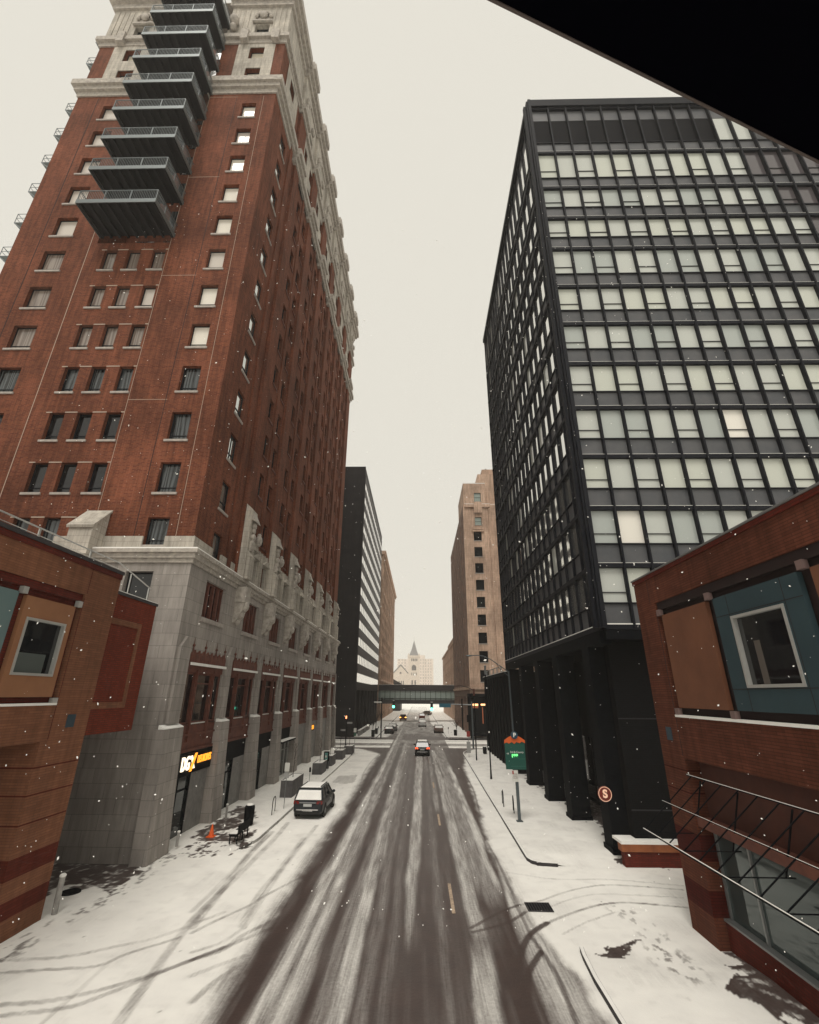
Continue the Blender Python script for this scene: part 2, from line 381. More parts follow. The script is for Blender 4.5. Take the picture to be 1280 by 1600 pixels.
POLY = dict(
 plaza=[(-12.28,26.59),(-12.17,29.37),(-12.65,32.99),(-12.4,37.8),(-11.29,37.85),(-10.73,35.48),(-10.53,33.09),(-9.3,31.0),(-8.96,29.28),(-8.97,27.69),(-10.12,28.15),(-10.92,26.65)],
 under=[(-40,14),(-15.2,19.5),(-14.9,22.6),(-14.6,23.4),(-13.43,23.3),(-12.2,22.6),(-12.4,24.0),(-12.85,25.94),(-12.75,27.54),(-14.7,30.2),(-40,30)],
 rbase=[(9.52,18.89),(9.43,18.32),(9.57,17.37),(8.99,16.89),(8.18,16.57),(8.75,15.66),(9.13,14.54),(9.2,11),(14,11),(14,18.9)],
 dirt=[(5.41,18.71),(5.78,18.92),(6.38,19.14),(6.93,19.5),(7.32,19.43),(7.19,19.01),(6.59,18.45),(6.02,18.24),(5.55,18.27)],
 lobby=[(9.9,26.8),(10.6,29.5),(11.2,32),(10.9,39),(10.6,48),(10.2,60),(30,60),(30,26.8)])
PATCH = [(-7.9,48.32),(-7.89,51.9),(-6.18,52.4),(-5.86,48.43),(-6.59,47.42)]
def vnoise(x, y, s, seed=0):
    x = x/s; y = y/s; xi = np.floor(x).astype(np.int64); yi = np.floor(y).astype(np.int64); fx = x-xi; fy = y-yi
    fx = fx*fx*(3-2*fx); fy = fy*fy*(3-2*fy)
    def h(a, b): n = (a*374761393+b*668265263+seed*1442695) & 0x7fffffff; n = ((n ^ (n >> 13))*1274126177) & 0x7fffffff; return (n & 0xffff)/65535.
    return (h(xi,yi)*(1-fx)+h(xi+1,yi)*fx)*(1-fy)+(h(xi,yi+1)*(1-fx)+h(xi+1,yi+1)*fx)*fy
def fbm(x, y, s, seed=0):
    o = 0; t = 0; a = 1.
    for k in range(4):
        c_, s_ = math.cos(.9+k*1.3), math.sin(.9+k*1.3); o = o+a*vnoise(x*c_-y*s_, x*s_+y*c_, s, seed+k*7); t += a; a *= .55; s *= .48
    return o/t
def inpoly(x, y, P):
    c = np.zeros(x.shape, bool); n = len(P)
    for i in range(n):
        x1, y1 = P[i]; x2, y2 = P[(i+1) % n]
        if y1 == y2: continue
        k = ((y1 > y) != (y2 > y)) & (x < (x2-x1)*(y-y1)/(y2-y1)+x1); c ^= k
    return c
def pdist(x, y, P):
    d = np.full(x.shape, 1e9)
    for (x1, y1), (x2, y2) in zip(P[:-1], P[1:]):
        vx, vy = x2-x1, y2-y1; t = np.clip(((x-x1)*vx+(y-y1)*vy)/(vx*vx+vy*vy), 0, 1)
        d = np.minimum(d, np.hypot(x-x1-t*vx, y-y1-t*vy))
    return d
def smooth_line(P, n=8):
    if len(P) < 3: return P
    Q = [P[0]]+list(P)+[P[-1]]; out = []
    for i in range(1, len(Q)-2):
        p0, p1, p2, p3 = [np.array(q) for q in Q[i-1:i+3]]
        for k in range(n):
            t = k/n; out.append(tuple(.5*((2*p1)+(p2-p0)*t+(2*p0-5*p1+4*p2-p3)*t*t+(3*p1-p0-3*p2+p3)*t**3)))
    out.append(tuple(P[-1])); return out
def sstep(a, b, v): t = np.clip((v-a)/(b-a), 0, 1); return t*t*(3-2*t)
def cover(x, y):
    nz = vnoise(x, y/5, .55, 3)-.5; nz2 = vnoise(x, y/14, .16, 5)-.5; nf = fbm(x, y/2, .5, 9)-.5; nb = fbm(x, y/2, 1.8, 2)-.5
    xl = -5.3+.25*nb; xr = np.interp(y, [11,16,20,23,28,35,58,70,76,79,91,96,140,300], [4.9,4.6,4.1,3.85,3.75,4.1,4.9,6.2,8,30,30,5,3.2,4.2])+.15*nb
    xl2 = np.interp(y, [11,70,76,79,91,96,140,300], [0,0,-3,-30,-30,-.6,1.,.8])+xl
    c = 1-sstep(xl2-.65, xl2+.45, x+.5*nf)**1.3*(1-sstep(xr-.3, xr+.3, x+.5*nf))
    road = 1-c
    def streak(xc, hw, st, y0=0, y1=400, soft=.12):
        nonlocal c
        d = np.abs(x-xc+.12*nz); g = (1-sstep(hw, hw+soft+.1, d+.1*nf))*sstep(y0-2, y0+1, y)*(1-sstep(y1-2, y1+2, y))
        c = np.maximum(c, st*g*(1+.7*nz2)*(1+.5*nf))
    streak(-3.72, .46, .29, soft=.2); streak(-4.02, .10, .55); streak(-3.45, .08, .5, 14, 26)
    streak(-2.05, .13, .52, 0, 27); streak(-2.42, .2, .18, 0, 30); streak(-2.1, .3, .28, 26, 90, .2); streak(-2.25, .07, .42, 24, 90); streak(-1.45, .09, .14)
    streak(np.interp(y, [22,30,60], [-.38,-.2,.02]), np.interp(y, [20,26,60], [.03,.14,.30]), .40, 20, 90)
    streak(.75, .06, .12); streak(-.9, .05, .10); streak(1.3, .08, .25, 38, 90); streak(.75, .10, .22, 55, 90)
    streak(np.interp(y, [12,16,21,60], [1.75,1.75,2.1,2.0]), .2, .46, 0, 19); streak(2.0, .18, .4, 20, 75); streak(2.45, .06, .34, 24, 70); streak(3.25, .05, .5, 24, 60)
    streak(2.95, np.interp(y, [22,30,70], [.24,.34,.46]), .26, 23, 80, .15); streak(3.4, .07, .6, 30, 60)
    zone = sstep(3.15, 3.35, x-np.interp(y, [12,20,28,32], [-.05,.05,.5,.7]))*road*(1-sstep(30, 34, y)); c = np.maximum(c, zone*(.44+.5*nz+.3*nf))
    c = np.maximum(c, road*(.015+.10*nz2+.05*nz)*(1+.8*sstep(40, 80, y)))
    far = sstep(90, 110, y); c = np.maximum(c, road*far*(.33+.5*nz+np.clip((y-140)/200, 0, .5)))
    # cross street wheel bands
    cs = sstep(77.5, 79, y)*(1-sstep(90.5, 92, y)); band = sstep(80.6, 81.2, y+.4*nb)*(1-sstep(84.4, 85.2, y+.4*nb))
    band2 = .55*sstep(87.6, 88.2, y)*(1-sstep(89.4, 90, y)); out = (np.abs(x) > 4.5)
    c = np.where(out, np.where(cs > .5, 1-.72*band*(1+.4*nz)-.5*band2, c), np.maximum(c, cs*road*.25*(1-band)*(1+nz)))
    # snow lying thinner in the lane, tyre tracks and prints
    for k, w, s, P in TR:
        P = smooth_line(P); P = [tuple(p) for p in P]
        xs_, ys_ = [p[0] for p in P], [p[1] for p in P]
        bb = (x > min(xs_)-1) & (x < max(xs_)+1) & (y > min(ys_)-1.2) & (y < max(ys_)+1.2)
        if not bb.any(): continue
        d = pdist(x[bb], y[bb], P); wd = w*(.62 if k == 'T' else .6)
        if k == 'F':
            sp = fbm(x[bb]*1.5, y[bb]*.8, .26, 21)
            g = (1-sstep(w*.5, w*1.7, d))*sstep(.56, .66, sp)*s*1.0
        else:
            g = (1-sstep(wd*.55, wd*1.05, d))
            if k == 'T': g = g*(s*.85)*(1-.35*sstep(.3,.7,vnoise(x[bb], y[bb], .5, 31)))
            else: g = g*s*.93
        c[bb] = c[bb]*(1-np.clip(g, 0, 1))
    for nm, P in POLY.items():
        amp = {'plaza': .9, 'dirt': .5, 'lobby': 1.2}.get(nm, .7)
        jx = x+2.0*amp*(fbm(x, y, .7, 41)-.5); jy = y+2.6*amp*(fbm(x, y, .7, 42)-.5)
        k = inpoly(jx, jy, P)
        if nm == 'plaza':
            isl = fbm(x, y/1.5, .7, 51) > .60; k &= ~isl
            pav = (np.abs(x+11) < 1.5) & (y > 26.8) & (y < 29.4) & (fbm(x, y, .16, 53) > .47); k &= ~pav
        c[k] = np.minimum(c[k], .03+.5*sstep(.55, .75, fbm(x[k], y[k], .25, 77)))
    c[inpoly(x+.3*nb, y+.6*nb, PATCH)] *= .62
    sc = vnoise(x, y, .09, 61) > .985; c = np.where(sc & (np.abs(x) > 5.2), c*.5, c)
    # light dusting variation in open snow
    c = np.where(c > .9, c-.10*sstep(.55, .9, vnoise(x, y, 1.3, 71))-.06*sstep(.6, .9, vnoise(x, y, .3, 73)), c)
    return np.clip(c, 0, 1)
def kerbx_r(y): return np.interp(y, [11,17,19.02,19.1,26.4,26.6,27.3,45,69.5,72,74,75.5,76.4], [4.94,4.95,5.11,50,50,5.6,5.29,5.55,5.95,6.2,6.9,8.4,50])
def kerbx_l(y): return np.interp(y, [27.8,28.0,29,30,66,70,73,75,76.2], [-50,-9.6,-9.0,-8.87,-8.87,-9.1,-9.8,-11.2,-50])
def region(x, y):
    r = np.zeros(x.shape, int)
    r[(x > kerbx_r(y)) & (y < 76.5)] = 1; r[(x < kerbx_l(y)) & (y > 27.9) & (y < 76.3)] = 1
    r[(x > 5.2) & (y > 92.3)] = 1; r[(x < -7.9) & (y > 92.3)] = 1
    return r
def rise(x, y):
    z = np.full(x.shape, .13)
    z = np.where(y < 19.5, .13*(1-sstep(16.8, 18.9, y)), z)
    z = np.where((x > 0) & (y > 20) & (y < 30), .13*np.maximum(sstep(26.55, 28.6, y), 1-sstep(6.0, 7.0, x)), z)
    return np.where((x < -5) & (y < 31), .13*sstep(27.9, 29.6, y), z)
def surface_mat():
    m = mat('road_and_snow', (.5,.5,.5), .7, spec=.3); n = N(m)
    at = n.a('Attribute'); at.attribute_name = 'cover'; g = n.a('NewGeometry'); P = g.outputs['Position']
    fine = n.noise(P, 9, 5, .7); streak = n.noise(n.scale(P, (1, .07, 1)), 5, 5, .7)
    c = at.outputs['Fac']; k = n.math('MULTIPLY', n.math('MULTIPLY', c, n.math('SUBTRACT', 1, c)), 4)
    st2 = n.noise(n.scale(P, (1, .03, 1)), 17, 3, .6); dn = n.math('SUBTRACT', n.math('ADD', n.math('ADD', fine, streak), st2), 1.5)
    f = n.math('ADD', c, n.math('MULTIPLY', n.math('MULTIPLY', dn, k), .6), clamp=True)
    asp = n.mix(n.ramp(n.noise(P, 1.2, 5, .7), .3, .7), (.060,.037,.032), (.037,.024,.022))
    asp = n.mix(n.ramp(n.noise(P, 55, 3, .7), .45, .8), asp, (.085,.065,.06))
    sn = n.mix(n.ramp(n.noise(P, .8, 6, .65), .35, .75), (.88,.865,.82), (.80,.785,.75))
    n.l(n.mix(f, asp, sn), n.p.inputs['Base Color'])
    n.l(n.ramp(f, 0, .5, .42, .9), n.p.inputs['Roughness'])
    bp = n.a('Bump'); bp.inputs['Strength'].default_value = .55; bp.inputs['Distance'].default_value = .05
    n.l(n.math('ADD', f, n.math('MULTIPLY', fine, .25)), bp.inputs['Height']); n.l(bp.outputs[0], n.p.inputs['Normal'])
    return m
SURF = surface_mat()
def put_sheet(name, V, Fc, C):
    me = bpy.data.meshes.new(name); me.from_pydata(V, [], Fc); me.materials.append(SURF)
    a = me.attributes.new('cover', 'FLOAT', 'POINT'); a.data.foreach_set('value', np.asarray(C, dtype=np.float32))
    o = bpy.data.objects.new(name, me); COL.objects.link(o); o['kind'] = 'structure'; return o
GR = {0: [[], [], []], 1: [[], [], []]}
def grid(xs, ys):
    X, Y = np.meshgrid(xs, ys); C = cover(X.ravel(), Y.ravel()).reshape(X.shape)
    xm = (X[1:, 1:]+X[:-1, :-1])/2; ym = (Y[1:, 1:]+Y[:-1, :-1])/2; Rg = region(xm.ravel(), ym.ravel()).reshape(xm.shape)
    nx = len(xs)
    Zb = .02*(vnoise(X, Y, 1.7, 81)-.5)*(C > .6)+.014*(vnoise(X, Y, .4, 82)-.5)*(C > .6)
    for r in (0, 1):
        V, Fc, CC = GR[r]; j, i = np.nonzero(Rg == r)
        idx = np.unique(np.concatenate([j*nx+i, j*nx+i+1, (j+1)*nx+i, (j+1)*nx+i+1])) if len(j) else np.array([], int)
        mp = np.full(X.size, -1); mp[idx] = np.arange(len(idx))+len(V)
        V += list(zip(X.ravel()[idx].tolist(), Y.ravel()[idx].tolist(), (Zb.ravel()[idx]+(rise(X.ravel()[idx], Y.ravel()[idx]) if r else 0)).tolist())); CC += C.ravel()[idx].tolist()
        Fc += list(zip(mp[j*nx+i].tolist(), mp[j*nx+i+1].tolist(), mp[(j+1)*nx+i+1].tolist(), mp[(j+1)*nx+i].tolist()))
grid(np.arange(-17, 13.01, .06), np.concatenate([np.arange(11, 30, .08), np.arange(30, 45, .16), np.arange(45, 100.1, .45)]))
grid(np.arange(-17, 13.01, .25), np.arange(100.05, 330, 1.5))
put_sheet('road', *GR[0]); put_sheet('sidewalk', *GR[1])
g = MB()
put_sheet('ground', [(-300,-60,-.04),(300,-60,-.04),(300,900,-.04),(-300,900,-.04)], [(0,1,2,3)], [1]*4)
def strip(name, P, w, z0, z1, m, snow=True):
    b = MB()
    for (x1, y1), (x2, y2) in zip(P[:-1], P[1:]):
        d = Vector((x2-x1, y2-y1)).normalized(); nn = Vector((-d.y, d.x))*w/2; e = d*.01
        a = [(x1-e.x-nn.x, y1-e.y-nn.y), (x2+e.x-nn.x, y2+e.y-nn.y), (x2+e.x+nn.x, y2+e.y+nn.y), (x1-e.x+nn.x, y1-e.y+nn.y)]
        b.hexa([(*q, z0) for q in a]+[(*q, z1) for q in a])
    o = b.build(name, m); o['kind'] = 'structure'
    if snow:
        b = MB()
        for (x1, y1), (x2, y2) in zip(P[:-1], P[1:]):
            d = Vector((x2-x1, y2-y1)).normalized(); nn = Vector((-d.y, d.x))*w*.5
            b.quad((x1-nn.x*.8, y1-nn.y*.8, z1+.012), (x2-nn.x*.8, y2-nn.y*.8, z1+.012), (x2+nn.x, y2+nn.y, z1+.012), (x1+nn.x, y1+nn.y, z1+.012))
        s_ = b.build('snow_on_kerb', SNOW); s_['kind'] = 'structure'
def arcpts(f, ys): return [(float(f(y)), y) for y in ys]
KR = arcpts(kerbx_r, [27.3,31,38,45,55,62,69.5,72,74,75.5]); KR = [(6.5,26.5),(5.75,26.62),(5.42,26.9)]+KR+[(10,76.1),(14,76.4)]
strip('kerb', KR, .13, -.02, .132, CONCD)
strip('kerb', [(4.93,11),(4.94,15.3),(4.95,17),(5.03,18.2),(5.1,18.7)], .12, -.02, .135, CONCD)
strip('kerb', [(-8.95,29.4),(-8.87,30),(-8.87,66),(-9.1,70),(-9.8,73),(-11.2,75),(-14,76.2)], .16, -.02, .132, mottled('snow_dusted_kerb', (.55,.54,.51), (.25,.24,.23), 1.5, .9))
strip('kerb', [(14,92.3),(7,92.4),(5.6,93.5),(5.2,96),(5.2,190)], .16, -.02, .135, CONCD)
strip('kerb', [(-16,92.3),(-9,92.4),(-8.1,93.5),(-7.9,96),(-7.9,190)], .16, -.02, .135, CONCD)
mk = MB()
for y0 in (21.3, 33.6, 45.8): mk.quad((1.2,y0,.012),(1.33,y0,.012),(1.33,y0+2.9,.012),(1.2,y0+2.9,.012))
for P_ in ():
    b = MB(); (x1, y1), (x2, y2) = P_; b.hexa([(x1,y1-.28,-.01),(x2,y2-.28,-.01),(x2,y2+.15,-.01),(x1,y1+.15,-.01),(x1,y1-.06,.125),(x2,y2-.06,.125),(x2,y2+.15,.145),(x1,y1+.15,.145)]); o = b.build('snow_bank', SNOW); o['kind'] = 'structure'
lm = mottled('worn_road_paint', (.55,.42,.30), (.25,.19,.15), 6, .8)
o = mk.build('lane_marking', lm); o['kind'] = 'structure'
# small things let into the ground
o = thing('storm_drain', 'black iron storm drain grate bare of snow by the right kerb', 'drain', (4.55,21.95,0))
d = MB(); d.box(4.05,5.0,21.55,22.35,.016,.03); d.build('frame', CONCD, o)
d = MB()
for k in range(9): d.box(4.12+k*.1,4.17+k*.1,21.62,22.28,.03,.045)
d.build('grate', BLK, o)
d = MB(); d.tube((-14.02,22.67,.0),(-14.02,22.67,.045),.38,.36,20); tag(d.build('manhole_cover', BLK), 'round black manhole cover in the snow beside the left brick pier', 'manhole')
# ================================================================ BRICK TOWER (left)
T = thing('brick_tower', 'tall red brick hotel tower with pale carved stone base, pinnacles and stacked dark balconies', 'building', (-23, 26.4, 0))
XE, YF, XW, YB = -13.6, 26.4, -32.8, 77.0
PX, PY = -13.25, 26.0
FF, FE = Ffront(YF), Feast(XE)
TOPS = [17.55+3.81*k for k in range(12)]
def hts(k): return (TOPS[k]-2.15 if k else 15.75, TOPS[k])
front = []; style = []
for k in range(12):
    z0, z1 = hts(k)
    front.append((-16.65, -15.3, z0, z1)); style.append(('R', k))
    front.append((-29.95, -28.2, z0, z1)); style.append(('L', k))
    if k < 7:
        for a, b in ((-25.05,-24.0), (-23.15,-22.1), (-21.15,-20.1)): front.append((a, b, z0, z1)); style.append(('M', k))
REC = (-25.9, -19.95, 41.2, 77.2, 2.6)
mb = MB()
wall(mb, FF, XW, XE, 15.3, 61.6, [(*h, .34) for h in front]+[(REC[0], REC[1], 41.2, 61.6, 2.6)])
# side face
PIER = [33.6+6.6*k for k in range(7)]
side = []
for k in range(12):
    z0, z1 = hts(k)
    if k == 0: z0 = 15.7
    side.append((28.95, 30.35, z0, z1, .34))
    for p in PIER[:6]+[27.0+6.6*7+.01][:0]:
        for a, b in ((p+2.0, p+3.1), (p+4.5, p+5.6)): side.append((a, b, z0+.0, z1, .34))
mb.fb(FE, 0, 0, 0, 0, 0, 0) if False else None
wall(mb, FE, YF, YB, 15.3, 61.6, side)
mb.quad((XW,YF,15.3),(XW,YB,15.3),(XW,YB,61.6),(XW,YF,61.6)); mb.quad((XW,YB,15.3),(XE,YB,15.3),(XE,YB,61.6),(XW,YB,61.6))
rb = -YF  # recess back wall
mb.quad((REC[0],YF+2.6,41.2),(REC[1],YF+2.6,41.2),(REC[1],YF+2.6,77),(REC[0],YF+2.6,77))
# brick pilaster strips of the side wall
for p in PIER: mb.fb(FE, p-.75, p+.75, 15.3, 61.6, .003, .28)
for p in PIER[:6]: mb.fb(FE, p+3.5, p+4.1, 15.3, 61.6, .003, .12)
mb.fb(FE, 31.3, 32.0, 15.3, 61.6, .003, .14)
shaft = mb.build('brick_shaft', RED, T)
# light joints and thin stone lines on the brick front
j = MB()
for x in (-19.92, -14.72): j.fb(FF, x-.012, x+.012, 15.95, 60.6, .002, .012)
j.fb(FF, -26.45, -26.41, 15.95, 60.6, .002, .012)
for z in TOPS[2::3]:
    j.fb(FF, -19.9, -17.2, z+1.0, z+1.03, .003, .01)
for k in range(7):
    z0, z1 = hts(k)
    for a, b in ((-25.3,-24.9), (-24.0,-23.15), (-22.1,-21.15), (-20.15,-19.94)): j.fb(FF, a, b, z1-.02, z1+.05, .003, .03)
j.build('mortar_line', mat('pale_mortar', (.40,.33,.27), .9), T)
jd = MB(); jd.fb(FF, -30.75, -30.69, 15.95, 60.6, .002, .012); jd.fb(FF, -17.32, -17.28, 15.95, 60.6, .002, .012)
jd.build('drain_line', DARKR, T)
# windows of the front
SILL = mottled('stone_sill', (.42,.38,.34), (.28,.25,.23), 3, .8)
for h, (c, k) in zip(front, style):
    hh = list(h)
    if c == 'R': gl = GCURT if k < 4 else (GSKYW if k % 4 != 2 else GBLIND)  # upper rows: sky reflection painted as pale panes
    elif c == 'L': gl = GCURT if k < 4 else (GDIM if k < 7 else GBLIND)
    else: gl = GDARK if k in (1, 2) else (GCURT if k < 4 else (GDIM if (h[0] < -22.5 or k == 6) else GBLIND if k == 5 else GDIM))
    window(FF, hh, T, gl, sill=SILL, r=.33, sash=.2, mull=0)
# first column round the corner, each its own window
for k in range(12):
    z0, z1 = hts(k); z0 = 15.7 if k == 0 else z0
    window(FE, (28.95, 30.35, z0, z1), T, GCURT if k < 2 else GMIR, sill=SILL, r=.22, sash=.3, mull=1 if k == 2 else 0)
m = MB()
for h in side:
    if h[0] < 30: continue
    a, b, c, d = h[:4]
    m.mi(0); m.quad(FE(a,c,-.33),FE(b,c,-.33),FE(b,d,-.33),FE(a,d,-.33))
    m.mi(1); pane_frame(m, FE, a, b, c, d, .326, sash=.5)
    m.mi(2); m.fb(FE, a-.1, b+.1, c-.13, c+.012, -.28, .1)
tag(m.build('window', [GCURT, BRONZE, TERRA], T), kind='stuff')
WB = []
def west(name, m):
    q = MB()
    for a in WB: q.box(*a)
    WB.clear(); q.build(name, m, T)
# --- mid cornice, stone framed storeys, second cornice, frieze, top cornice: profile swept round the plan
def prof_line(y0=YF):
    """plan outline going along the front (west to east, stepping into the recess) and then along the side with projecting bays"""
    P = [(XW, YF), (REC[0], YF), None, (REC[1], YF), (XE, YF)]
    return P
def band(mbx, z0, z1, out, xw=XW, yb=YB, steps=True):
    global WB
    WB.append((xw-out, REC[0], YF-out, YF+.4, z0, z1))
    """a band standing out of the wall: front west part, front east part, then side with returns round each projecting bay"""
    mbx.box(REC[1], XE-.004, YF-out, YF+.4, z0, z1)
    mbx.box(XE-.003, XE+out, YF-out, 32.0, z0, z1)
    for i, p in enumerate(PIER):
        mbx.box(XE-.4, XE+out+.32, p-1.25, p+1.25, z0, z1)
        if i < 6: mbx.box(XE-.4, XE+out-.12, p+1.25, p+5.35, z0, z1)
    mbx.box(XE-.4, XE+out-.12, 32.0, PIER[0]-1.25, z0, z1)
    mbx.box(XE-.4, XE+out, PIER[6]+1.25, yb+out, z0, z1)
    WB.append((REC[0]-.05, REC[0]+.25, YF-out-.003, YF+2.4, z0+.01, z1-.01))
    if REC: mbx.box(REC[1]-.25, REC[1]+.05, YF-out, YF+2.4, z0+.01, z1-.01)
c = MB(); band(c, 60.9, 61.5, .12); band(c, 61.5, 62.0, .38); band(c, 62.0, 62.7, .62); band(c, 62.7, 62.9, .5)
c.build('cornice', STONEC, T); west('cornice', STONEC)
c = MB(); band(c, 69.4, 70.0, .14); band(c, 70.0, 70.6, .42); band(c, 70.6, 70.9, .3)
for x in (-18.1, -14.9, -30.9, -27.3): (c.box(x, x+.75, YF-.6, YF-.1, 69.3, 71.0) if x > -20 else WB.append((x, x+.75, YF-.6, YF-.1, 69.3, 71.0)))
c.build('cornice', STONEC, T); west('cornice', STONEC)
# upper brick with stone window panels
up = MB(); hf = []
for a, b in ((-17.1, -15.6), (-29.9, -28.3)):
    for z0, z1 in ((63.35, 65.15), (66.75, 68.75)): hf.append((a, b, z0, z1, .5))
hfr = [(h[0], h[1], 71.6, 73.1, .5) for h in hf[::2]]
wall(up, FF, XW, REC[0], 62.7, 69.5, [h for h in hf if h[0] < -20]); wall(up, FF, REC[1], XE, 62.7, 69.5, [h for h in hf if h[0] > -20])
hs = [(p+2.0, p+3.1, z0, z1, .4) for p in PIER[:6] for z0, z1 in ((63.35, 65.15), (66.75, 68.75))]+[(p+4.5, p+5.6, z0, z1, .4) for p in PIER[:6] for z0, z1 in ((63.35, 65.15), (66.75, 68.75))]+[(28.95, 30.35, z0, z1, .5) for z0, z1 in ((63.35, 65.15), (66.75, 68.75))]
wall(up, FE, YF, YB, 62.7, 69.5, hs)
for p in PIER: up.fb(FE, p-1.1, p+1.1, 62.7, 69.5, .003, .3)
up.quad((XW,YF,61),(XW,YB,61),(XW,YB,77.4),(XW,YF,77.4))
up.build('upper_brickwork', RED, T)
for a, b in ((-18.35, -14.55), (-31.2, -27.0)):
    st = MB()
    hh = [h for h in hf if a < h[0] < b]
    F2 = Ffront(YF-.06); wall(st, F2, a, b, 62.85, 69.45, [(h[0], h[1], h[2], h[3], .1) for h in hh])
    st.quad((a,YF-.06,62.8),(a,YF,62.8),(a,YF,69.5),(a,YF-.06,69.5)); st.quad((b,YF-.06,62.8),(b,YF,62.8),(b,YF,69.5),(b,YF-.06,69.5)); st.build('stone_window_panel', STONEL, T)
st = MB(); F2 = Feast(XE+.06); wall(st, F2, 27.9, 31.6, 62.85, 69.45, [(h[0], h[1], h[2], h[3], .1) for h in hs if h[0] < 30]); st.build('stone_window_panel', STONEL, T)
for p in PIER[:6]:
    st = MB(); wall(st, F2, p+1.5, p+6.0, 62.85, 69.45, [(h[0], h[1], h[2], h[3], .1) for h in hs if p < h[0] < p+6.6]); st.build('stone_window_panel', STONEL, T)
# stone attic storey and top cornice
fz = MB(); wall(fz, FF, XW, REC[0], 70.7, 77.3, [h for h in hfr if h[0] < -20]); wall(fz, FF, REC[1], XE, 70.7, 77.3, [h for h in hfr if h[0] > -20])
hz = [(p+2.9, p+4.4, 71.6, 73.1, .4) for p in PIER[:6]]
wall(fz, FE, YF, YB, 70.7, 77.3, hz)
for p in PIER: fz.fb(FE, p-1.1, p+1.1, 70.7, 77.3, .003, .32)
for x in np.arange(XW+.5, XE, .55):
    if REC[0]-.3 < x < REC[1]+.3: continue
    if any(h[0]-.4 < x < h[1]+.3 for h in hfr): continue
    fz.fb(FF, x, x+.09, 71.1, 76.2, .003, .06)
fz.build('stone_attic', STONEL, T)
orn = MB()
for xc in (-16.35, -29.1):
    orn.box(xc-1.05, xc+1.05, YF-.28, YF-.01, 73.2, 73.5)
    for a in range(9):
        t = math.pi*a/8; orn.ball((xc+.75*math.cos(t), YF-.12, 74.4+.7*math.sin(t)), .22, 1, .8, 1, 7, 5)
    orn.ball((xc, YF-.2, 74.5), .42, 1, .6, 1.3)
for p in PIER:
    orn.ball((XE+.5, p, 73.2), .5, .7, 1, 1.6); orn.fb(FE, p-.35, p+.35, 71.0, 72.6, .32, .6)
    orn.ball((XE+.15, p+3.65, 74.3), .45, .5, 1.2, 1.1)
for xx in (REC[0]-.8, REC[1]+.75):
    orn.ball((xx, YF-.45, 73.0), .5, 1, .9, 1.5); orn.ball((xx, YF-.35, 71.9), .35, 1, 1, 1.3)
orn.build('carved_ornament', STONEC, T, smooth=True)
c = MB(); band(c, 76.4, 77.2, .25); band(c, 77.2, 77.8, .6); band(c, 77.8, 78.9, .9); band(c, 78.9, 79.3, .7)
c.box(XW, XE, YF+.41, YB, 78.6, 78.7)
c.build('top_cornice', STONEC, T); west('top_cornice', STONEC)
for h in hf+hfr: window(FF, h, T, GSKYL if h[2] < 70 else GCURT, sill=None, r=.45, sash=.5)
m = MB()
for h in hs+hz:
    a, b, c_, d = h[:4]; m.quad(FE(a,c_,-.33),FE(b,c_,-.33),FE(b,d,-.33),FE(a,d,-.33))
tag(m.build('attic_window', GCURT, T), kind='stuff')
# deep balconies on the front
for k in range(9):
    zb = 41.95+3.81*k; x0, x1, y0, y1 = -25.75, -19.75, 23.5, 26.38
    b = MB(); b.box(x0, x1, y0, y1, zb, zb+.1)
    for i in range(9): xx = x0+.12+i*(x1-x0-.34)/8; b.box(xx, xx+.14, y0+.06, y1, zb-.26, zb-.003)
    bal = b.build('balcony', WOODD, T)
    if k == 0: bal['label'] = 'lowest balcony with ribbed dark underside'
    e = MB(); e.box(x0-.05, x1+.05, y0-.06, y0, zb-.24, zb+.14); e.box(x1, x1+.06, y0, y1, zb-.24, zb+.14); e.box(x0-.06, x0, y0, y1, zb-.24, zb+.14)
    e.build('edge_beam', RAILM, bal)
    r = MB(); zt = zb+1.15
    r.box(x0, x1, y0-.03, y0+.02, zt-.05, zt); r.box(x1-.02, x1+.03, y0+.02, y1, zt-.05, zt); r.box(x0-.03, x0+.02, y0+.02, y1, zt-.05, zt)
    for i in range(4): xx = x0+i*(x1-x0)/3; r.box(xx-.03, xx+.03, y0-.035, y0+.025, zb+.1, zt-.05)
    for i in range(2): yy = y0+1.2+i*1.4; r.box(x1-.02, x1+.03, yy-.03, yy+.03, zb+.1, zt-.05); r.box(x0-.03, x0+.02, yy-.03, yy+.03, zb+.1, zt-.05)
    n_ = 46
    for i in range(1, n_): xx = x0+i*(x1-x0)/n_; r.box(xx-.01, xx+.01, y0-.012, y0+.008, zb+.1, zt-.05)
    for i in range(1, 22): yy = y0+i*(y1-y0)/22; r.box(x1-.005, x1+.015, yy-.01, yy+.01, zb+.1, zt-.05); r.box(x0-.015, x0+.005, yy-.01, yy+.01, zb+.1, zt-.05)
    r.build('railing', RAILM, bal)
    dd = MB(); dd.fb(Ffront(YF+2.6), -24.9, -23.3, zb+.1, zb+2.6, .003, .06); dd.fb(Ffront(YF+2.6), -22.5, -20.9, zb+.1, zb+2.6, .003, .06)
    dd.build('balcony_door', GCURT, bal)
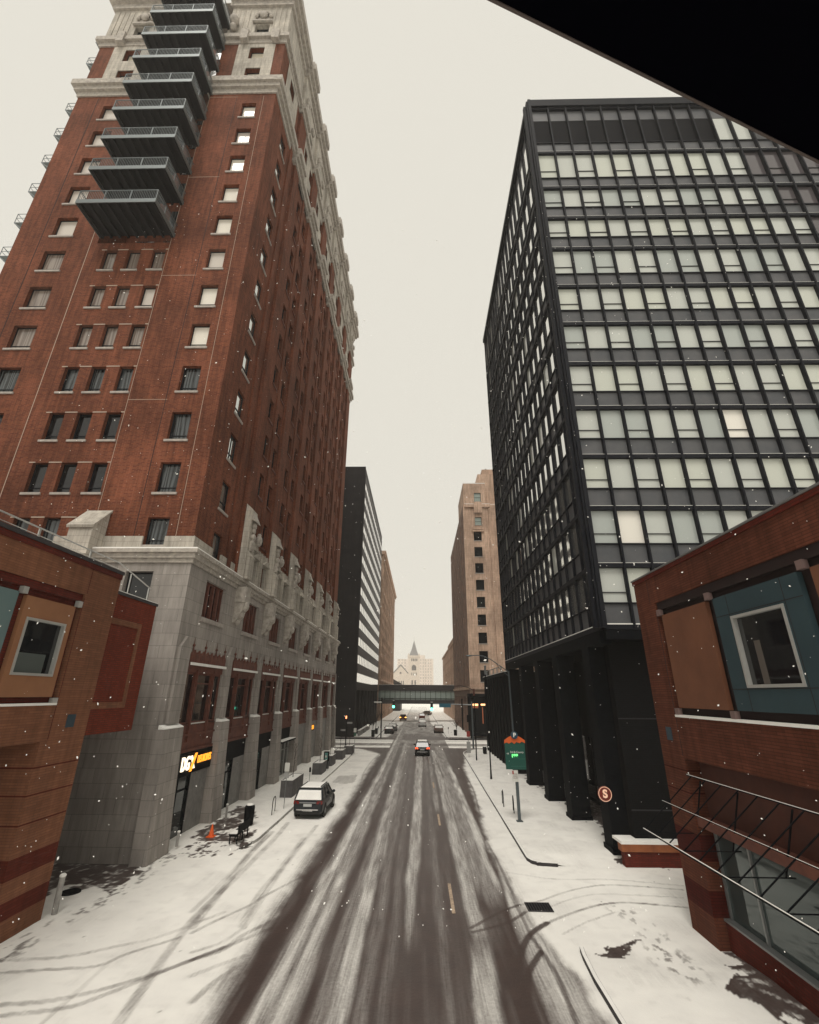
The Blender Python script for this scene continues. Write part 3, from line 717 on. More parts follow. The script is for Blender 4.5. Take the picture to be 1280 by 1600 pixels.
# small fire balconies on the west side, seen edge on
for k in range(9):
    zb = 40.85+3.93*k; y0, y1 = 27.2, 29.6; x1, x0 = XW, XW-1.75
    b = MB(); b.box(x0, x1, y0, y1, zb, zb+.08)
    fb_ = b.build('fire_balcony', RAILM, T)
    r = MB()
    for yy in (y0+.02, y1-.02):
        r.path([(x0, yy, zb+.08), (x0, yy, zb+1.1), (x1, yy, zb+1.1)], .025); r.tube((x0, yy, zb+.6), (x1, yy, zb+.6), .02)
        r.tube(((x0+x1)/2, yy, zb+.08), ((x0+x1)/2, yy, zb+1.1), .02)
        r.tube((x0, yy, zb+.02), (x1, yy, zb-1.5), .045); r.tube((x0+.9, yy, zb), (x1, yy, zb-.9), .03); r.tube((x0+.5, yy, zb-.5), (x0+1.3, yy, zb), .03)
        r.tube((x0, yy, zb+1.1), (x0+.9, yy, zb+.08), .012)
    r.tube((x0, y0, zb+1.1), (x0, y1, zb+1.1), .025); r.tube((x0, y0, zb+.6), (x0, y1, zb+.6), .02)
    r.build('railing', RAILM, fb_)
# --- stone podium
FPs, FPf = Feast(PX), Ffront(PY)
row3 = [(28.35, 31.45, 11.8, 14.1, .4)]+[(p+1.7, p+4.9, 11.8, 14.1, .4) for p in PIER[:6]]+[(74.7, 76.6, 11.8, 14.1, .4)]
BAYS = [(27.75, 32.85)]+[(p+.75, p+5.85) for p in PIER[:6]]+[(PIER[6]+.75, 77.0)]
row2 = [(a, b, 5.8, 9.0, .24) for a, b in BAYS]; row1 = [(a, b, 0, 5.8, .9) for a, b in BAYS]
mb = MB(); wall(mb, FPs, PY, 77.8, 0, 15.0, row3+row2+row1)
fw = [(-17.0, -15.38, 11.9, 14.05, .4)]
wall(mb, FPf, -48, PX, 0, 15.0, fw)
mb.quad((-48,77.8,0),(PX,77.8,0),(PX,77.8,15),(-48,77.8,15)); mb.box(-48, PX-.9, PY+.9, 77.6, 14.8, 14.95)
mb.build('stone_podium', STONE, T)
window(FPf, fw[0], T, GDARK, r=.38, sash=0)
c = MB()
for z0, z1, o_ in ((14.55, 14.8, .12), (14.8, 15.1, .26), (15.1, 15.32, .42)):
    c.box(-48, PX+o_, PY-o_, PY+.3, z0, z1); c.box(PX-.3, PX+o_, PY+.3, 77.8+o_, z0, z1)
c.build('cornice', STONEC, T)
s = MB(); s.box(-48, PX+.40, PY-.40, YF-.06, 15.32, 15.40); s.box(XE+.06, PX+.40, YF-.06, 77.8, 15.32, 15.40); s.build('snow_on_cornice', SNOW, T)
# pale base course under the brick
c = MB()
segs = [(XW, -29.95), (-28.2, -25.05), (-24.0, -23.15), (-22.1, -21.15), (-20.1, -16.65), (-15.3, XE+.12)]
for a, b in segs: c.box(a, b, YF-.12, YF-.003, 15.33, 16.3)
for a, b in ((YF-.003, 28.95), (30.35, 32.9)): c.box(XE+.003, XE+.12, a, b, 15.33, 16.3)
c.build('base_course', STONEL, T)
# stepped stone buttress of the front
b = MB(); b.prism([(-0,0)]*0 or [(25.2,14.9),(26.38,14.9),(26.38,17.75),(25.2,16.55)], 0, -20.45, -19.05)
b.prism([(25.1,16.45),(26.385,17.85),(26.385,18.0),(25.05,16.6)], 0, -20.55, -18.95); b.box(-20.35, -19.15, 25.3, 26.0, 13.2, 14.9); b.build('buttress', STONEL, T)
# paired lights, mullions and glass of the podium windows
for (a, b_, z0, z1, r) in row3:
    g = MB(); g.quad(FPs(a,z0,-.38),FPs(b_,z0,-.38),FPs(b_,z1,-.38),FPs(a,z1,-.38)); w = g.build('window', GDARK, T)
    f = MB(); pane_frame(f, FPs, a, b_, z0, z1, .37, t=.12, sash=0, dd=.14)
    for i in range(1, 4): u = a+(b_-a)*i/4; f.fb(FPs, u-.1, u+.1, z0+.12, z1-.12, -.36, -.16)
    f.build('frame', TERRA, w)
    q = MB(); q.fb(FPs, a-.15, b_+.15, z0-.25, z0-.002, -.1, .14); q.build('sill', SILL, w)
for i, (a, b_, z0, z1, r) in enumerate(row2):
    g = MB(); g.quad(FPs(a,z0,-.22),FPs(b_,z0,-.22),FPs(b_,z1,-.22),FPs(a,z1,-.22)); w = g.build('window', GDARK, T)
    f = MB(); pane_frame(f, FPs, a, b_, z0, z1-.35, .215, t=.13, sash=0, dd=.1); f.fb(FPs, a, b_, z1-.35, z1, -.21, -.02)
    for q in (.27, .73): u = a+(b_-a)*q; f.fb(FPs, u-.12, u+.12, z0-.9, z1-.36, -.21, -.03); f.fb(FPs, u-.06, u+.06, z0-.9, z1-.2, -.03, .05)
    for q in (.5,): f.fb(FPs, a+(b_-a)*.27+.13, a+(b_-a)*.73-.13, z1-1.0, z1-.93, -.21, -.16)
    f.build('frame', TERRA, w)
    sp = MB(); sp.fb(FPs, a, b_, 4.35, 5.78, -.20, -.06); sp.fb(FPs, a, b_, 5.2, 5.3, -.04, .03); sp.fb(FPs, a, b_, 4.35, 4.5, -.04, .03); sp.build('spandrel', TERRA, T)
    sn = MB(); sn.fb(FPs, a+(b_-a)*.30, a+(b_-a)*.70, 5.79, 5.86, -.40, -.05); sn.build('snow_on_sill', SNOW, T)
    cr = MB(); cr.fb(FPs, a-.05, b_+.05, 9.0, 9.12, .003, .14)
    nn = 17
    for q in range(nn):
        u0 = a+(b_-a)*q/nn; u1 = a+(b_-a)*(q+1)/nn; um = (u0+u1)/2; hh = .62+(.12 if q % 2 else 0)
        cr.prism([(u0+.02, 9.12), (u1-.02, 9.12), (u1-.02, 9.12+hh*.7), (um, 9.12+hh), (u0+.02, 9.12+hh*.7)], 0, PX+.003, PX+.11)
    for q in (.04, .36, .68, .96): u = a+(b_-a)*q; cr.tube((PX+.06, u, 9.5), (PX+.06, u, 10.55), .06, .01, 5); cr.ball((PX+.06, u, 10.1), .09, 1, 1, 1, 5, 4)
    cr.build('cresting', TERRA, T)
    ws = MB(); ws.fb(FPs, a-.02, b_+.02, 9.121, 9.15, .112, .2); ws.fb(FPs, a-.05, b_+.05, 9.0, 9.12, .14, .2); ws.build('snow_on_ledge', SNOW, T)
# piers between the shop bays: battered, with a weathering at the spandrel
for u0, u1 in [(25.99, 27.75)]+[(p-.75, p+.75) for p in PIER]+[(77.0, 77.82)]:
    pr = MB(); sn = MB(); um = (u0+u1)/2; big = u0 < 26
    for z0, z1, d0, d1 in ((0, 2.0, .62, .50), (2.0, 5.75, .50, .34)):
        a0, a1 = u0-.004+(0 if not big else -.3), u1+.004
        pr.hexa([FPs(a0,z0,-.2),FPs(a1,z0,-.2),FPs(a1,z0,d0),FPs(a0,z0,d0),FPs(a0,z1,-.2),FPs(a1,z1,-.2),FPs(a1,z1,d1),FPs(a0,z1,d1)])
    a, b_ = (u0, u1) if not big else (u0-.3, u1)
    sn.hexa([FPs(a,5.755,.002),FPs(b_,5.755,.002),FPs(b_,5.755,.34),FPs(a,5.755,.34),FPs(a,5.95,.002),FPs(b_,5.95,.002),FPs(b_,5.80,.33),FPs(a,5.80,.33)])
    w_ = .34 if not big else .6; pr.fb(FPs, um-w_, um+w_, 5.96, 9.9, .003, .16)
    pr.prism([(um-w_, 9.9), (um+w_, 9.9), (um, 10.5)], 0, PX+.003, PX+.16)
    pr.build('pier', STONE, T); sn.build('snow_on_pier', SNOW, T)
# corbels and pinnacles over the piers
for p in PIER:
    k = MB(); k.fb(FPs, p-.5, p+.5, 13.6, 14.7, .003, .75); k.prism([(PX+.003,13.6),(PX+.75,13.6),(PX+.55,12.9),(PX+.25,12.3),(PX+.003,12.1)], 1, p-.42, p+.42)
    k.ball((PX+.62, p, 13.35), .36, .9, 1.05, 1.1); k.ball((PX+.42, p, 12.75), .3, .9, 1, 1.1); k.ball((PX+.22, p, 12.25), .24, .9, 1, 1)
    k.build('corbel', STONEC, T)
    k = MB(); k.fb(FE, p-.62, p+.62, 15.33, 20.5, .29, .78); k.prism([(XE+.29,20.5),(XE+.78,20.5),(XE+.78,20.75),(XE+.29,21.2)], 1, p-.62, p+.62)
    k.fb(FE, p-.45, p+.45, 15.33, 17.0, .78, 1.05); k.prism([(XE+.78,17.0),(XE+1.1,17.0),(XE+.78,17.5)], 1, p-.5, p+.5)
    k.build('pinnacle', STONEL, T)
    k = MB(); k.prism([(XE+.78,19.9),(XE+1.15,19.75),(XE+.78,20.6)], 1, p-.55, p+.55)
    for z, r in ((19.5,.24),(19.1,.2),(18.6,.26),(18.2,.2)): k.ball((XE+.9, p, z), r, .8, 1.2, 1.1, 7, 5)
    k.fb(FE, p-.22, p+.22, 17.5, 18.3, .78, .95)
    if p != PIER[6]:
        k.ball((XE+.55, p+2.2, 19.0), .32, 1, .9, 1.5); k.ball((XE+.55, p+2.2, 19.5), .17)
    k.build('pinnacle_carving', STONEC, T, smooth=False)
    if p == PIER[6]: continue
    k = MB(); F3 = Feast(XE+.30); hh = [(p+2.0, p+3.1, 15.75, 17.55, .28), (p+4.5, p+5.6, 15.75, 17.55, .28)]
    wall(k, F3, p+.62, p+5.98, 15.33, 18.2, hh)
    k.quad(F3(p+.62,18.2,0),F3(p+5.98,18.2,0),F3(p+5.98,18.2,-.3),F3(p+.62,18.2,-.3))
    for u in (p+.9, p+1.5, p+3.4, p+4.0): k.fb(F3, u, u+.16, 15.4, 18.35, .003, .14)
    for h in hh: k.prism([(h[0]-.25, 17.6), (h[1]+.25, 17.6), ((h[0]+h[1])/2, 18.05)], 0, XE+.303, XE+.55)
    for q in range(8): u = p+.7+q*.68; k.fb(F3, u, u+.34, 18.2, 18.55, -.25, .0)
    k.prism([(p+1.5, 18.2), (p+2.9, 18.2), (p+2.2, 19.0)], 0, XE+.25, XE+.46)
    k.build('stone_screen', STONEL, T)
# shopfronts: half glazed doorway, half stone infill
for i, (a, b_) in enumerate(BAYS):
    FS = Feast(PX-.12); sp = 3 if i != 3 else 0
    bd = MB(); bd.fb(FS, a, b_, 3.15, 4.35, -.3, 0); bd.build('shop_fascia', BLK, T)
    mid = a+(b_-a)*(.56 if i < 3 else (1.0 if i == 3 else .02))
    if i != 3 and i < 8:
        w = MB(); w.fb(FS, mid, b_, 0, 3.15 if i < 3 else 4.35, -.3, .02)
        if i > 2: w.fb(FS, a, b_, 3.1, 4.34, .001, .06)
        w.build('stone_infill', CONC, T)
    if mid-a > .5:
        gq = MB(); gq.quad(FS(a,.1,-.08),FS(mid,.1,-.08),FS(mid,3.15,-.08),FS(a,3.15,-.08)); sw = gq.build('shop_window', GSHOP, T)
        f = MB(); pane_frame(f, FS, a, mid, 0, 3.15, .078, t=.09, sash=.75, mull=1 if i < 3 else 3, dd=.1); f.build('frame', BLK if i < 3 else ALU, sw)
    if i == 3:
        aw = MB(); aw.fb(FS, a, b_, 3.16, 3.3, .01, .7); aw.build('canopy', BLK, T); s_ = MB(); s_.fb(FS, a, b_, 3.301, 3.34, .01, .7); s_.build('snow_on_canopy', SNOW, T)
# ---- shop sign
SGX = PX+.12
sg = thing('shop_sign', 'lit fascia sign reading DGX DES MOINES in white and orange over the corner shop', 'sign', (PX-.3, 30.3, 3.7))
EW = mat('lit_white_letters', (.9,.85,.75), .5, emit=(1,.84,.62), es=1.1); EO = mat('lit_orange_letters', (.9,.35,.03), .5, emit=(1,.36,.03), es=1.1)
b = MB(); b.box(PX-.11, PX+.06, 27.76, 32.84, 3.2, 4.34); b.build('backing', BLK, sg)
text('letters', 'DG', .98, EW, (SGX, 29.22, 3.74), R_EAST, sg, .03, .72, bold=.02)
t = MB(); t.prism([(29.75,3.32),(29.98,3.32),(30.5,4.22),(30.27,4.22)], 0, SGX, SGX+.05); t.build('slash', EO, sg)
t = MB(); t.prism([(29.8,4.12),(30.02,4.12),(30.48,3.42),(30.26,3.42)], 0, SGX-.03, SGX-.005); t.build('slash', EW, sg)
text('letters', 'DES MOINES', .56, EO, (SGX, 31.65, 3.82), R_EAST, sg, .02, .60, bold=.006)
sg = thing('shop_sign', 'small lit orange sign far along the stone arcade', 'sign', (PX+.1, 61, 3.4))
b = MB(); b.box(PX+.1, PX+.2, 60.9, 63.2, 3.3, 4.0); b.build('backing', BLK, sg)
text('letters', 'YOPO', .62, EO, (PX+.22, 62.05, 3.66), R_EAST, sg, .02, .9, bold=.02)

# ================================================================ DARK GLASS TOWER (right)
G = thing('glass_office_tower', 'dark steel office tower with pale blind-filled windows, standing on black columns', 'building', (25, 25.7, 0))
GX, GY, GX1, GY1 = 9.9, 25.75, 46.0, 55.6
GF, GW = Ffront(GY), Fwest(GX)
BAR = [10.95, 14.36, 17.85, 21.3, 24.85, 28.36, 31.8, 35.3, 39.1, 42.45, 45.95, 50.35]
WIN = [(b+1.3, b2-.12) for b, b2 in zip(BAR[:-1], BAR[1:])]; WIN.append((51.75, 54.9))
NX = 22; MX = [GX+.12+1.553*i for i in range(NX+1)]; NY = 19; MY = [GY+.25+1.56*i for i in range(NY+1)]
core = MB(); core.box(GX+.25, GX1, GY+.2, GY1, 11.2, 57.0); core.build('core', BLK, G)
s = MB()
for F, Ms in ((GF, MX), (GW, MY)):
    for k in range(len(BAR)):
        z1 = WIN[k][0]; s.fb(F, Ms[0], Ms[-1], BAR[k]+.02, z1, -.19, -.10)
    s.fb(F, Ms[0], Ms[-1], 54.9, 56.3, -.19, -.10)
s.build('spandrel_panel', SPAN, G)
m = MB()
for F, Ms in ((GF, MX), (GW, MY)):
    for u in Ms: m.fb(F, u-.06, u+.06, 10.95, 56.6, -.098, .16 if F is GF else .07)
    for b in BAR: m.fb(F, Ms[0]-.06, Ms[-1]+.06, b-.14, b+.12, -.097, .09)
    for b, w in zip(BAR, WIN): m.fb(F, Ms[0], Ms[-1], w[0]-.05, w[0]+.03, -.096, .0)
    m.fb(F, Ms[0]-.06, Ms[-1]+.06, 56.25, 56.5, -.097, .1)
m.build('mullion_grid', BRONZE, G)
sn = MB()
for b in BAR[1:]: sn.fb(GF, MX[0], MX[-1], b+.121, b+.14, .0, .088)
sn.fb(GF, MX[0], MX[-1], BAR[0]+.121, BAR[0]+.18, .0, .088); sn.fb(GW, MY[0], MY[-1], 11.08, 11.13, .0, .085)
sn.build('snow_on_ledge', SNOW, G)
c = MB(); c.box(GX-.22, GX+.10, GY-.22, GY+.10, 10.9, 57.2); c.box(GX-.42, GX-.225, GY+.02, GY+.32, 10.9, 56.9); c.box(GX-.10, GX+.14, GY-.34, GY-.225, 10.9, 57.3)
c.build('corner_column', BRONZE, G)
c = MB(); c.box(GX+.11, GX1+.1, GY-.25, GY+.6, 56.51, 57.4); c.box(GX-.25, GX+.11, GY+.33, GY1+.1, 56.6, 57.2); c.build('roof_edge', BRONZE, G)
c = MB(); c.fb(GF, GX+.11, GX1, 10.3, 10.80, -.5, .05); c.fb(GW, GY+.3, GY1, 10.1, 10.80, -.5, .1); c.box(GX+.4, GX1, GY+.5, GY1-.3, 10.5, 10.9); c.build('soffit', BLK, G)
GLIT = glass('lit_office_glass', (.78,.75,.68))
def gl_kind(k, i):
    if k == 11: return LOUV if i < 10 else (GSHEER if i < 12 else GDARK)
    if (k, i) in ((1, 1), (3, 6)): return GLIT
    if k >= 7 and i >= 18-k//1 +6-(0 if k < 10 else 1): return GDIMG
    if k >= 8 and i >= {8: 13, 9: 12, 10: 11}.get(k, 12): return GDIMG
    return (GSHEER, GSHEER, GSHEER2, GSHEER3)[(k*7+i*5+i*i) % 4]
GDIMG = glass('unlit_office_glass', (.085,.075,.08))
rest = MB(); cnt = 0; rm = [GSHEER, GDARK, GDIMG, GLIT, GSHEER2, GSHEER3, LOUV]; SASHM = mat('sash_bar', (.03,.03,.03), .5)
for k, (z0, z1) in enumerate(WIN):
    for i in range(NX):
        a, b = MX[i]+.06, MX[i+1]-.06; kd = gl_kind(k, i); vis = (k < 9 and i < 11) or (k == 9 and i < 1)
        if k == 0 and i > 3: vis = False
        if k < 4 and i > 11-0: vis = False
        if vis and cnt < 92:
            cnt += 1; g = MB(); g.quad(GF(a,z0,-.13),GF(b,z0,-.13),GF(b,z1,-.13),GF(a,z1,-.13)); w = g.build('window', kd, G)
            if kd is GLIT: w['label'] = 'lit window with a white blind'
            if i % 2 == 0 and k < 11: zz = z0+(z1-z0)*.30; f = MB(); f.fb(GF, a, b, zz-.03, zz+.02, -.128, -.07); f.build('sash_bar', SASHM, w)
        else:
            rest.mi(rm.index(kd)); rest.quad(GF(a,z0,-.13),GF(b,z0,-.13),GF(b,z1,-.13),GF(a,z1,-.13))
            if i % 2 == 0 and k < 11: rest.mi(1); zz = z0+(z1-z0)*.30; rest.fb(GF, a, b, zz-.03, zz+.02, -.128, -.07)
tag(rest.build('window', rm, G), kind='stuff')
r2 = MB(); rs = random.Random(4)
for k, (z0, z1) in enumerate(WIN):
    for i in range(NY):
        a, b = MY[i]+.06, MY[i+1]-.06; j_ = rs.uniform(-.008, .008)
        r2.mi(1 if rs.random() > .10 else 2); r2.quad(GW(a,z0,-.08+j_),GW(b,z0,-.08-j_),GW(b,z1,-.08-j_),GW(a,z1,-.08+j_))
tag(r2.build('side_window', [glass('pale_side_blind', (.70,.68,.62)), glass('reflective_side_glass', (.80,.80,.77), .03, .93), GSHEER], G), kind='stuff')
# columns, lobby
for y in (28.0, 34.7, 40.4, 46.9, 53.2):
    c = MB(); c.box(9.75, 10.95, y, y+1.2, 0, 10.1); c.box(9.68, 11.0, y-.06, y+1.26, .1, .35); c.build('column', BLK, G)
c = MB(); c.box(13.2, GX1, 27.6, GY1, 0, 10.09); c.build('lobby_wall', BLKB, G)
c = MB(); c.box(10.96, 13.19, 28.2, 28.6, 0, 10.09); c.box(10.5, 24, 27.0, 27.59, 1.05, 10.29); c.build('end_wall', BLKB, G)
c = MB()
for z in (6.35, 2.2): c.box(10.52, 24, 26.96, 26.995, z, z+.05)
c.build('trim', mat('dull_trim', (.015,.015,.018), .5), G)
lb = MB()
for k in range(8): yy = 31+k*3; lb.quad((13.15,yy,.3),(13.15,yy+2.6,.3),(13.15,yy+2.6,4.5),(13.15,yy,4.5))
lb.build('lobby_window', GDARK, G)
w_ = thing('retaining_wall', 'low rust-coloured retaining wall capped with snow before the black tower', 'wall', (11, 26.7, 0))
b = MB(); b.box(9.7, 16, 26.55, 26.95, 0, .62); b.build('brick_base', MAROON, w_); b = MB(); b.box(9.6, 16, 26.48, 26.955, .62, .92); b.build('cap', mottled('rusty_cap', (.30,.10,.035), (.17,.05,.02), 2, .8), w_)
b = MB(); b.box(9.6, 16, 26.48, 27.6, .925, 1.04); b.build('snow', SNOW, w_)
sg = thing('round_sign', 'round maroon sign with a pale letter S between the black columns', 'sign', (9.6, 28.4, 2.6))
b = MB(); b.tube((9.62,27.90,2.75),(9.62,27.96,2.75),.36,.36,24); b.build('disc', mat('maroon_sign', (.17,.02,.012), .5), sg)
b = MB(); b.tube((9.62,27.885,2.75),(9.62,27.899,2.75),.345,.345,24); b.tube((9.62,27.88,2.75),(9.62,27.884,2.75),.32,.32,24)
rg = MB(); n_ = 28
for i in range(n_):
    t0, t1 = 2*math.pi*i/n_, 2*math.pi*(i+1)/n_; rg.quad(*[(9.62+r*math.cos(t), 27.88, 2.75+r*math.sin(t)) for r, t in ((.31,t0),(.34,t0),(.34,t1),(.31,t1))])
rg.build('ring', mat('cream_sign_paint_glow', (.8,.55,.4), .6, emit=(.9,.5,.35), es=.25), sg)  # cream paint given a faint glow of its own
text('letter', 'S', .5, MT['cream_sign_paint_glow'], (9.62, 27.875, 2.75), R_SOUTH, sg, .01, 1, bold=.022)
b = MB(); b.box(9.6, 10.2, 27.962, 27.998, 2.6, 2.9); b.build('bracket', BLK, sg)
# low black annex between the tower and the cross street
A = thing('black_annex', 'low black flat-roofed annex with a snowy roof edge beyond the glass tower', 'building', (13, 65, 0))
b = MB(); b.box(9.9, 20, 55.8, 75.5, 0, 9.6); b.build('wall', BLKB, A); b = MB(); b.box(9.7, 20, 55.7, 75.6, 9.6, 9.95); b.build('roof', BLK, A)
b = MB(); b.box(9.75, 19.9, 55.75, 75.5, 9.955, 10.03); b.build('snow_on_roof', SNOW, A)
b = MB()
for i in range(9): b.box(9.72, 9.88, 57+i*2.1, 57.15+i*2.1, 0, 9.59)
b.build('fin', BLK, A)
b = MB(); 
for i in range(5): b.box(9.95, 10.1, 60+i*3.2, 60.1+i*3.2, 10.03, 10.75)
b.box(9.98, 10.05, 60, 73, 10.7, 10.78); b.build('roof_rail', GREYM, A)
# dark glazed corner pavilion across the street
V = thing('corner_pavilion', 'dark glazed corner pavilion with warm orange ceiling lights beyond the crossing', 'kiosk', (11.2, 93.5, 0))
b = MB(); b.box(9.3, 13.2, 92.6, 96.4, 7.2, 7.7); b.box(9.3, 13.2, 92.6, 96.4, .5, 1.1); b.box(12.9, 13.2, 92.6, 96.4, 1.1, 7.2); b.box(9.3, 12.9, 96.1, 96.4, 1.1, 7.2)
b.box(9.3, 9.55, 92.6, 92.85, 0, 7.2); b.box(12.9, 13.15, 92.6, 92.85, 0, .5); b.build('frame', BLK, V)
b = MB(); b.box(9.56, 12.89, 93.2, 93.25, 1.1, 7.2); b.build('glass', GDARK, V)
b = MB(); b.box(9.9, 10.9, 92.95, 93.1, 5.6, 5.95); b.box(11.4, 12.3, 92.95, 93.1, 5.65, 5.95); b.build('ceiling_light', mat('warm_lamp', (1,.6,.3), .5, emit=(1,.50,.22), es=1.5), V)
b = MB(); b.box(9.9, 10.9, 92.96, 93.1, 5.2, 5.55); b.box(11.6, 11.75, 92.96, 93.1, 2.6, 5.4); b.build('interior', mat('warm_interior', (.25,.08,.04), .7, emit=(.35,.09,.03), es=.3), V)

# ================================================================ LEFT TAN BRICK BUILDING
LX = -13.4; FL = Feast(LX)
L = thing('tan_brick_building', 'tan brick building with orange and teal panels at left, raised over a striped brick pier', 'building', (-16, 14, 0))
b = MB(); b.fb(FL, 2, 20.3, 11.15, 12.2, -18, 0); b.fb(FL, 2, 18.3, 5.85, 7.05, -18, 0); b.fb(FL, 18.301, 20.3, 5.85, 11.149, -18, 0); b.fb(FL, 2, 18.3, 7.06, 11.14, -5, -.5)  # floors run back out of sight to shade the podium wall
b.build('brick_wall', TAN, L)
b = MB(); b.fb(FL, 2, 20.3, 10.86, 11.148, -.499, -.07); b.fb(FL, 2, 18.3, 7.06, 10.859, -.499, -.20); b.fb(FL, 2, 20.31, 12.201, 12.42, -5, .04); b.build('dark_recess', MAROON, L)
b = MB(); b.fb(FL, 2, 20.33, 12.421, 12.56, -5, .09); b.build('coping', CONCD, L)
b = MB(); b.fb(FL, 18.30, 18.33, 5.9, 11.0, .001, .006); b.fb(FL, 18.37, 18.40, 11.2, 12.2, .001, .006); b.build('control_joint', MAROON, L)
def panel(P, F, a, b_, z0, z1, m, win=None, lab=None, glm=None):
    q = MB(); wall(q, F, a, b_, z0, z1, [(*win, .12)] if win else [], .12)
    for u in (a, b_): q.quad(F(u,z0,0),F(u,z1,0),F(u,z1,-.14),F(u,z0,-.14))
    for z in (z0, z1): q.quad(F(a,z,0),F(b_,z,0),F(b_,z,-.14),F(a,z,-.14))
    o = q.build('wall_panel', m, P)
    if lab: o['label'] = lab
    if win:
        g = MB(); g.quad(F(win[0],win[2],-.1),F(win[1],win[2],-.1),F(win[1],win[3],-.1),F(win[0],win[3],-.1)); w = g.build('window', glm or GDARK, P)
        f = MB(); pane_frame(f, F, *win, .099, t=.085, sash=0, dd=.13); f.build('frame', ALU, w); return w
FP = Feast(LX-.04)
w = panel(L, FP, 15.62, 18.02, 7.33, 10.6, STUCCO, (15.85, 17.75, 8.02, 9.9), 'orange stucco panel framing a dark square window')
q = MB(); q.fb(FP, 15.95, 17.3, 8.1, 8.75, -.098, -.09); q.build('shelf', mat('window_shelf', (.07,.085,.08), .6), w)
panel(L, FP, 11.6, 15.25, 7.33, 10.65, TEALP, (12.4, 14.2, 8.0, 9.9), 'teal panel at the far left')
panel(L, FP, 7.6, 11.2, 7.33, 10.65, STUCCO, (8.6, 10.4, 8.02, 9.9))
b = MB()
for u in (15.43, 18.17): b.fb(FP, u-.11, u+.11, 10.62, 10.85, -.1, .06)
b.fb(FP, 18.06, 18.29, 7.07, 7.3, -.1, .06); b.build('metal_block', ALU, L)
b = MB(); b.fb(FL, 2, 18.28, 7.052, 7.13, -.19, .03); b.build('snow_on_sill', SNOW, L)
b = MB(); b.fb(FL, 19.05, 19.5, 6.25, 6.7, .001, .02); b.build('vent', mottled('blue_vent', (.03,.055,.075), (.02,.04,.055), 5, .5), L)
# striped pier: the bands are of the brick itself
def stripes(name, base, dark, bands):
    m = base.copy(); m.name = name; n = N(m); bs = m.node_tree.nodes['Principled BSDF'].inputs['Base Color'].links[0].from_socket
    g = n.a('NewGeometry'); sp = n.a('SeparateXYZ'); n.l(g.outputs['Position'], sp.inputs[0]); acc = None
    for z0, z1 in bands:
        t = n.math('MULTIPLY', n.math('GREATER_THAN', sp.outputs[2], z0), n.math('LESS_THAN', sp.outputs[2], z1)); acc = t if acc is None else n.math('ADD', acc, t, clamp=True)
    n.l(n.mix(acc, bs, n.mix(1, bs, dark, 'MULTIPLY')), n.p.inputs['Base Color']); return m
b = MB(); b.box(-18, LX-.001, 18.0, 20.3, 0, 5.849); b.build('pier', stripes('striped_tan_brick', TAN, (.50,.22,.22), [(.62,1.15),(1.75,2.35),(3.28,3.33),(4.15,4.2),(5.0,5.05)]), L)
b = MB(); b.box(-40, -20.5, 2, 25.9, 0, 5.8); b.box(-20.5, -15.2, 2, 14, 0, 5.8); b.build('shading_back_wall', CONCD, L)  # deep unseen mass added to keep the passage under the overhang dark
# wine red wing
RW = MB(); FR = Feast(LX-.22)
RW.fb(FR, 20.302, 23.95, 5.85, 11.65, -17, 0); RW.build('red_wing', WINE, L)  # wing deepened out of sight so that it shades the podium
b = MB(); b.fb(FR, 20.302, 22.95, 10.35, 10.6, .001, .035); b.fb(FR, 20.302, 22.95, 6.85, 7.1, .001, .035); b.fb(FR, 22.70, 22.95, 7.101, 10.349, .001, .035); b.build('soldier_course', TAN, L)
b = MB(); b.fb(FR, 20.31, 24.0, 11.651, 11.78, -6, .05); b.build('coping', CONCD, L)
b = MB(); b.fb(FR, 20.31, 24.0, 11.781, 11.82, -6, .03); b.fb(FL, 14.5, 20.3, 12.561, 12.58, -5, -.2); b.build('snow_on_roof', SNOW, L)
rl = thing('roof_railing', 'thin pale pipe railing along the tan brick roof edge', 'railing', (LX-.3, 18, 12.5))
b = MB(); b.path([(LX-.3, 8, 13.02), (LX-.3, 20.4, 13.02), (LX-.5, 23.6, 12.5)], .03); b.path([(LX-.3, 8, 12.75), (LX-.3, 20.4, 12.75)], .015); b.build('rail', ALU, rl)
for y in (10.0, 12.8, 15.6, 18.4): b = MB(); b.fb(Feast(LX-.3), y-.04, y+.04, 12.56, 13.0, -.02, .02); b.build('post', ALU, rl)
b = MB(); b.tube((LX-.5, 23.4, 11.82), (LX-.5, 23.4, 12.5), .03); b.tube((LX-.42, 21.6, 11.82), (LX-.42, 21.6, 12.8), .03); b.build('post', ALU, rl)
# ================================================================ RIGHT BRICK BUILDING
RX = 9.5; FQ = Fwest(RX)
Q = thing('right_brick_building', 'tan brick building at right, coloured rust for shade, with a teal panel and big square window over shop glass', 'building', (13, 14, 0))
b = MB(); b.fb(FQ, -2, 20.5, 10.98, 12.0, -6, 0); b.fb(FQ, -2, 18.95, 5.42, 6.78, -6, 0); b.fb(FQ, 18.951, 20.5, 5.42, 10.979, -6, 0); b.fb(FQ, -2, 18.9, 6.79, 10.97, -6, -.5)
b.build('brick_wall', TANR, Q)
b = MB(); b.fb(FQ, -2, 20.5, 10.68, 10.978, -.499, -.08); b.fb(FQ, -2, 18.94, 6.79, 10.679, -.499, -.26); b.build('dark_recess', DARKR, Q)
b = MB(); b.fb(FQ, -2, 20.52, 12.001, 12.16, -6, .05); b.build('coping', MAROON, Q)
b = MB(); b.fb(FQ, -2, 20.54, 12.161, 12.22, -6, .09); b.build('metal_edge', GREYM, Q)
b = MB(); b.fb(FQ, 18.93, 18.96, 5.5, 10.6, .001, .006); b.fb(FQ, 19.3, 19.33, 11.0, 12.0, .001, .006); b.build('control_joint', DARKR, Q)
FPQ = Fwest(RX+.05)
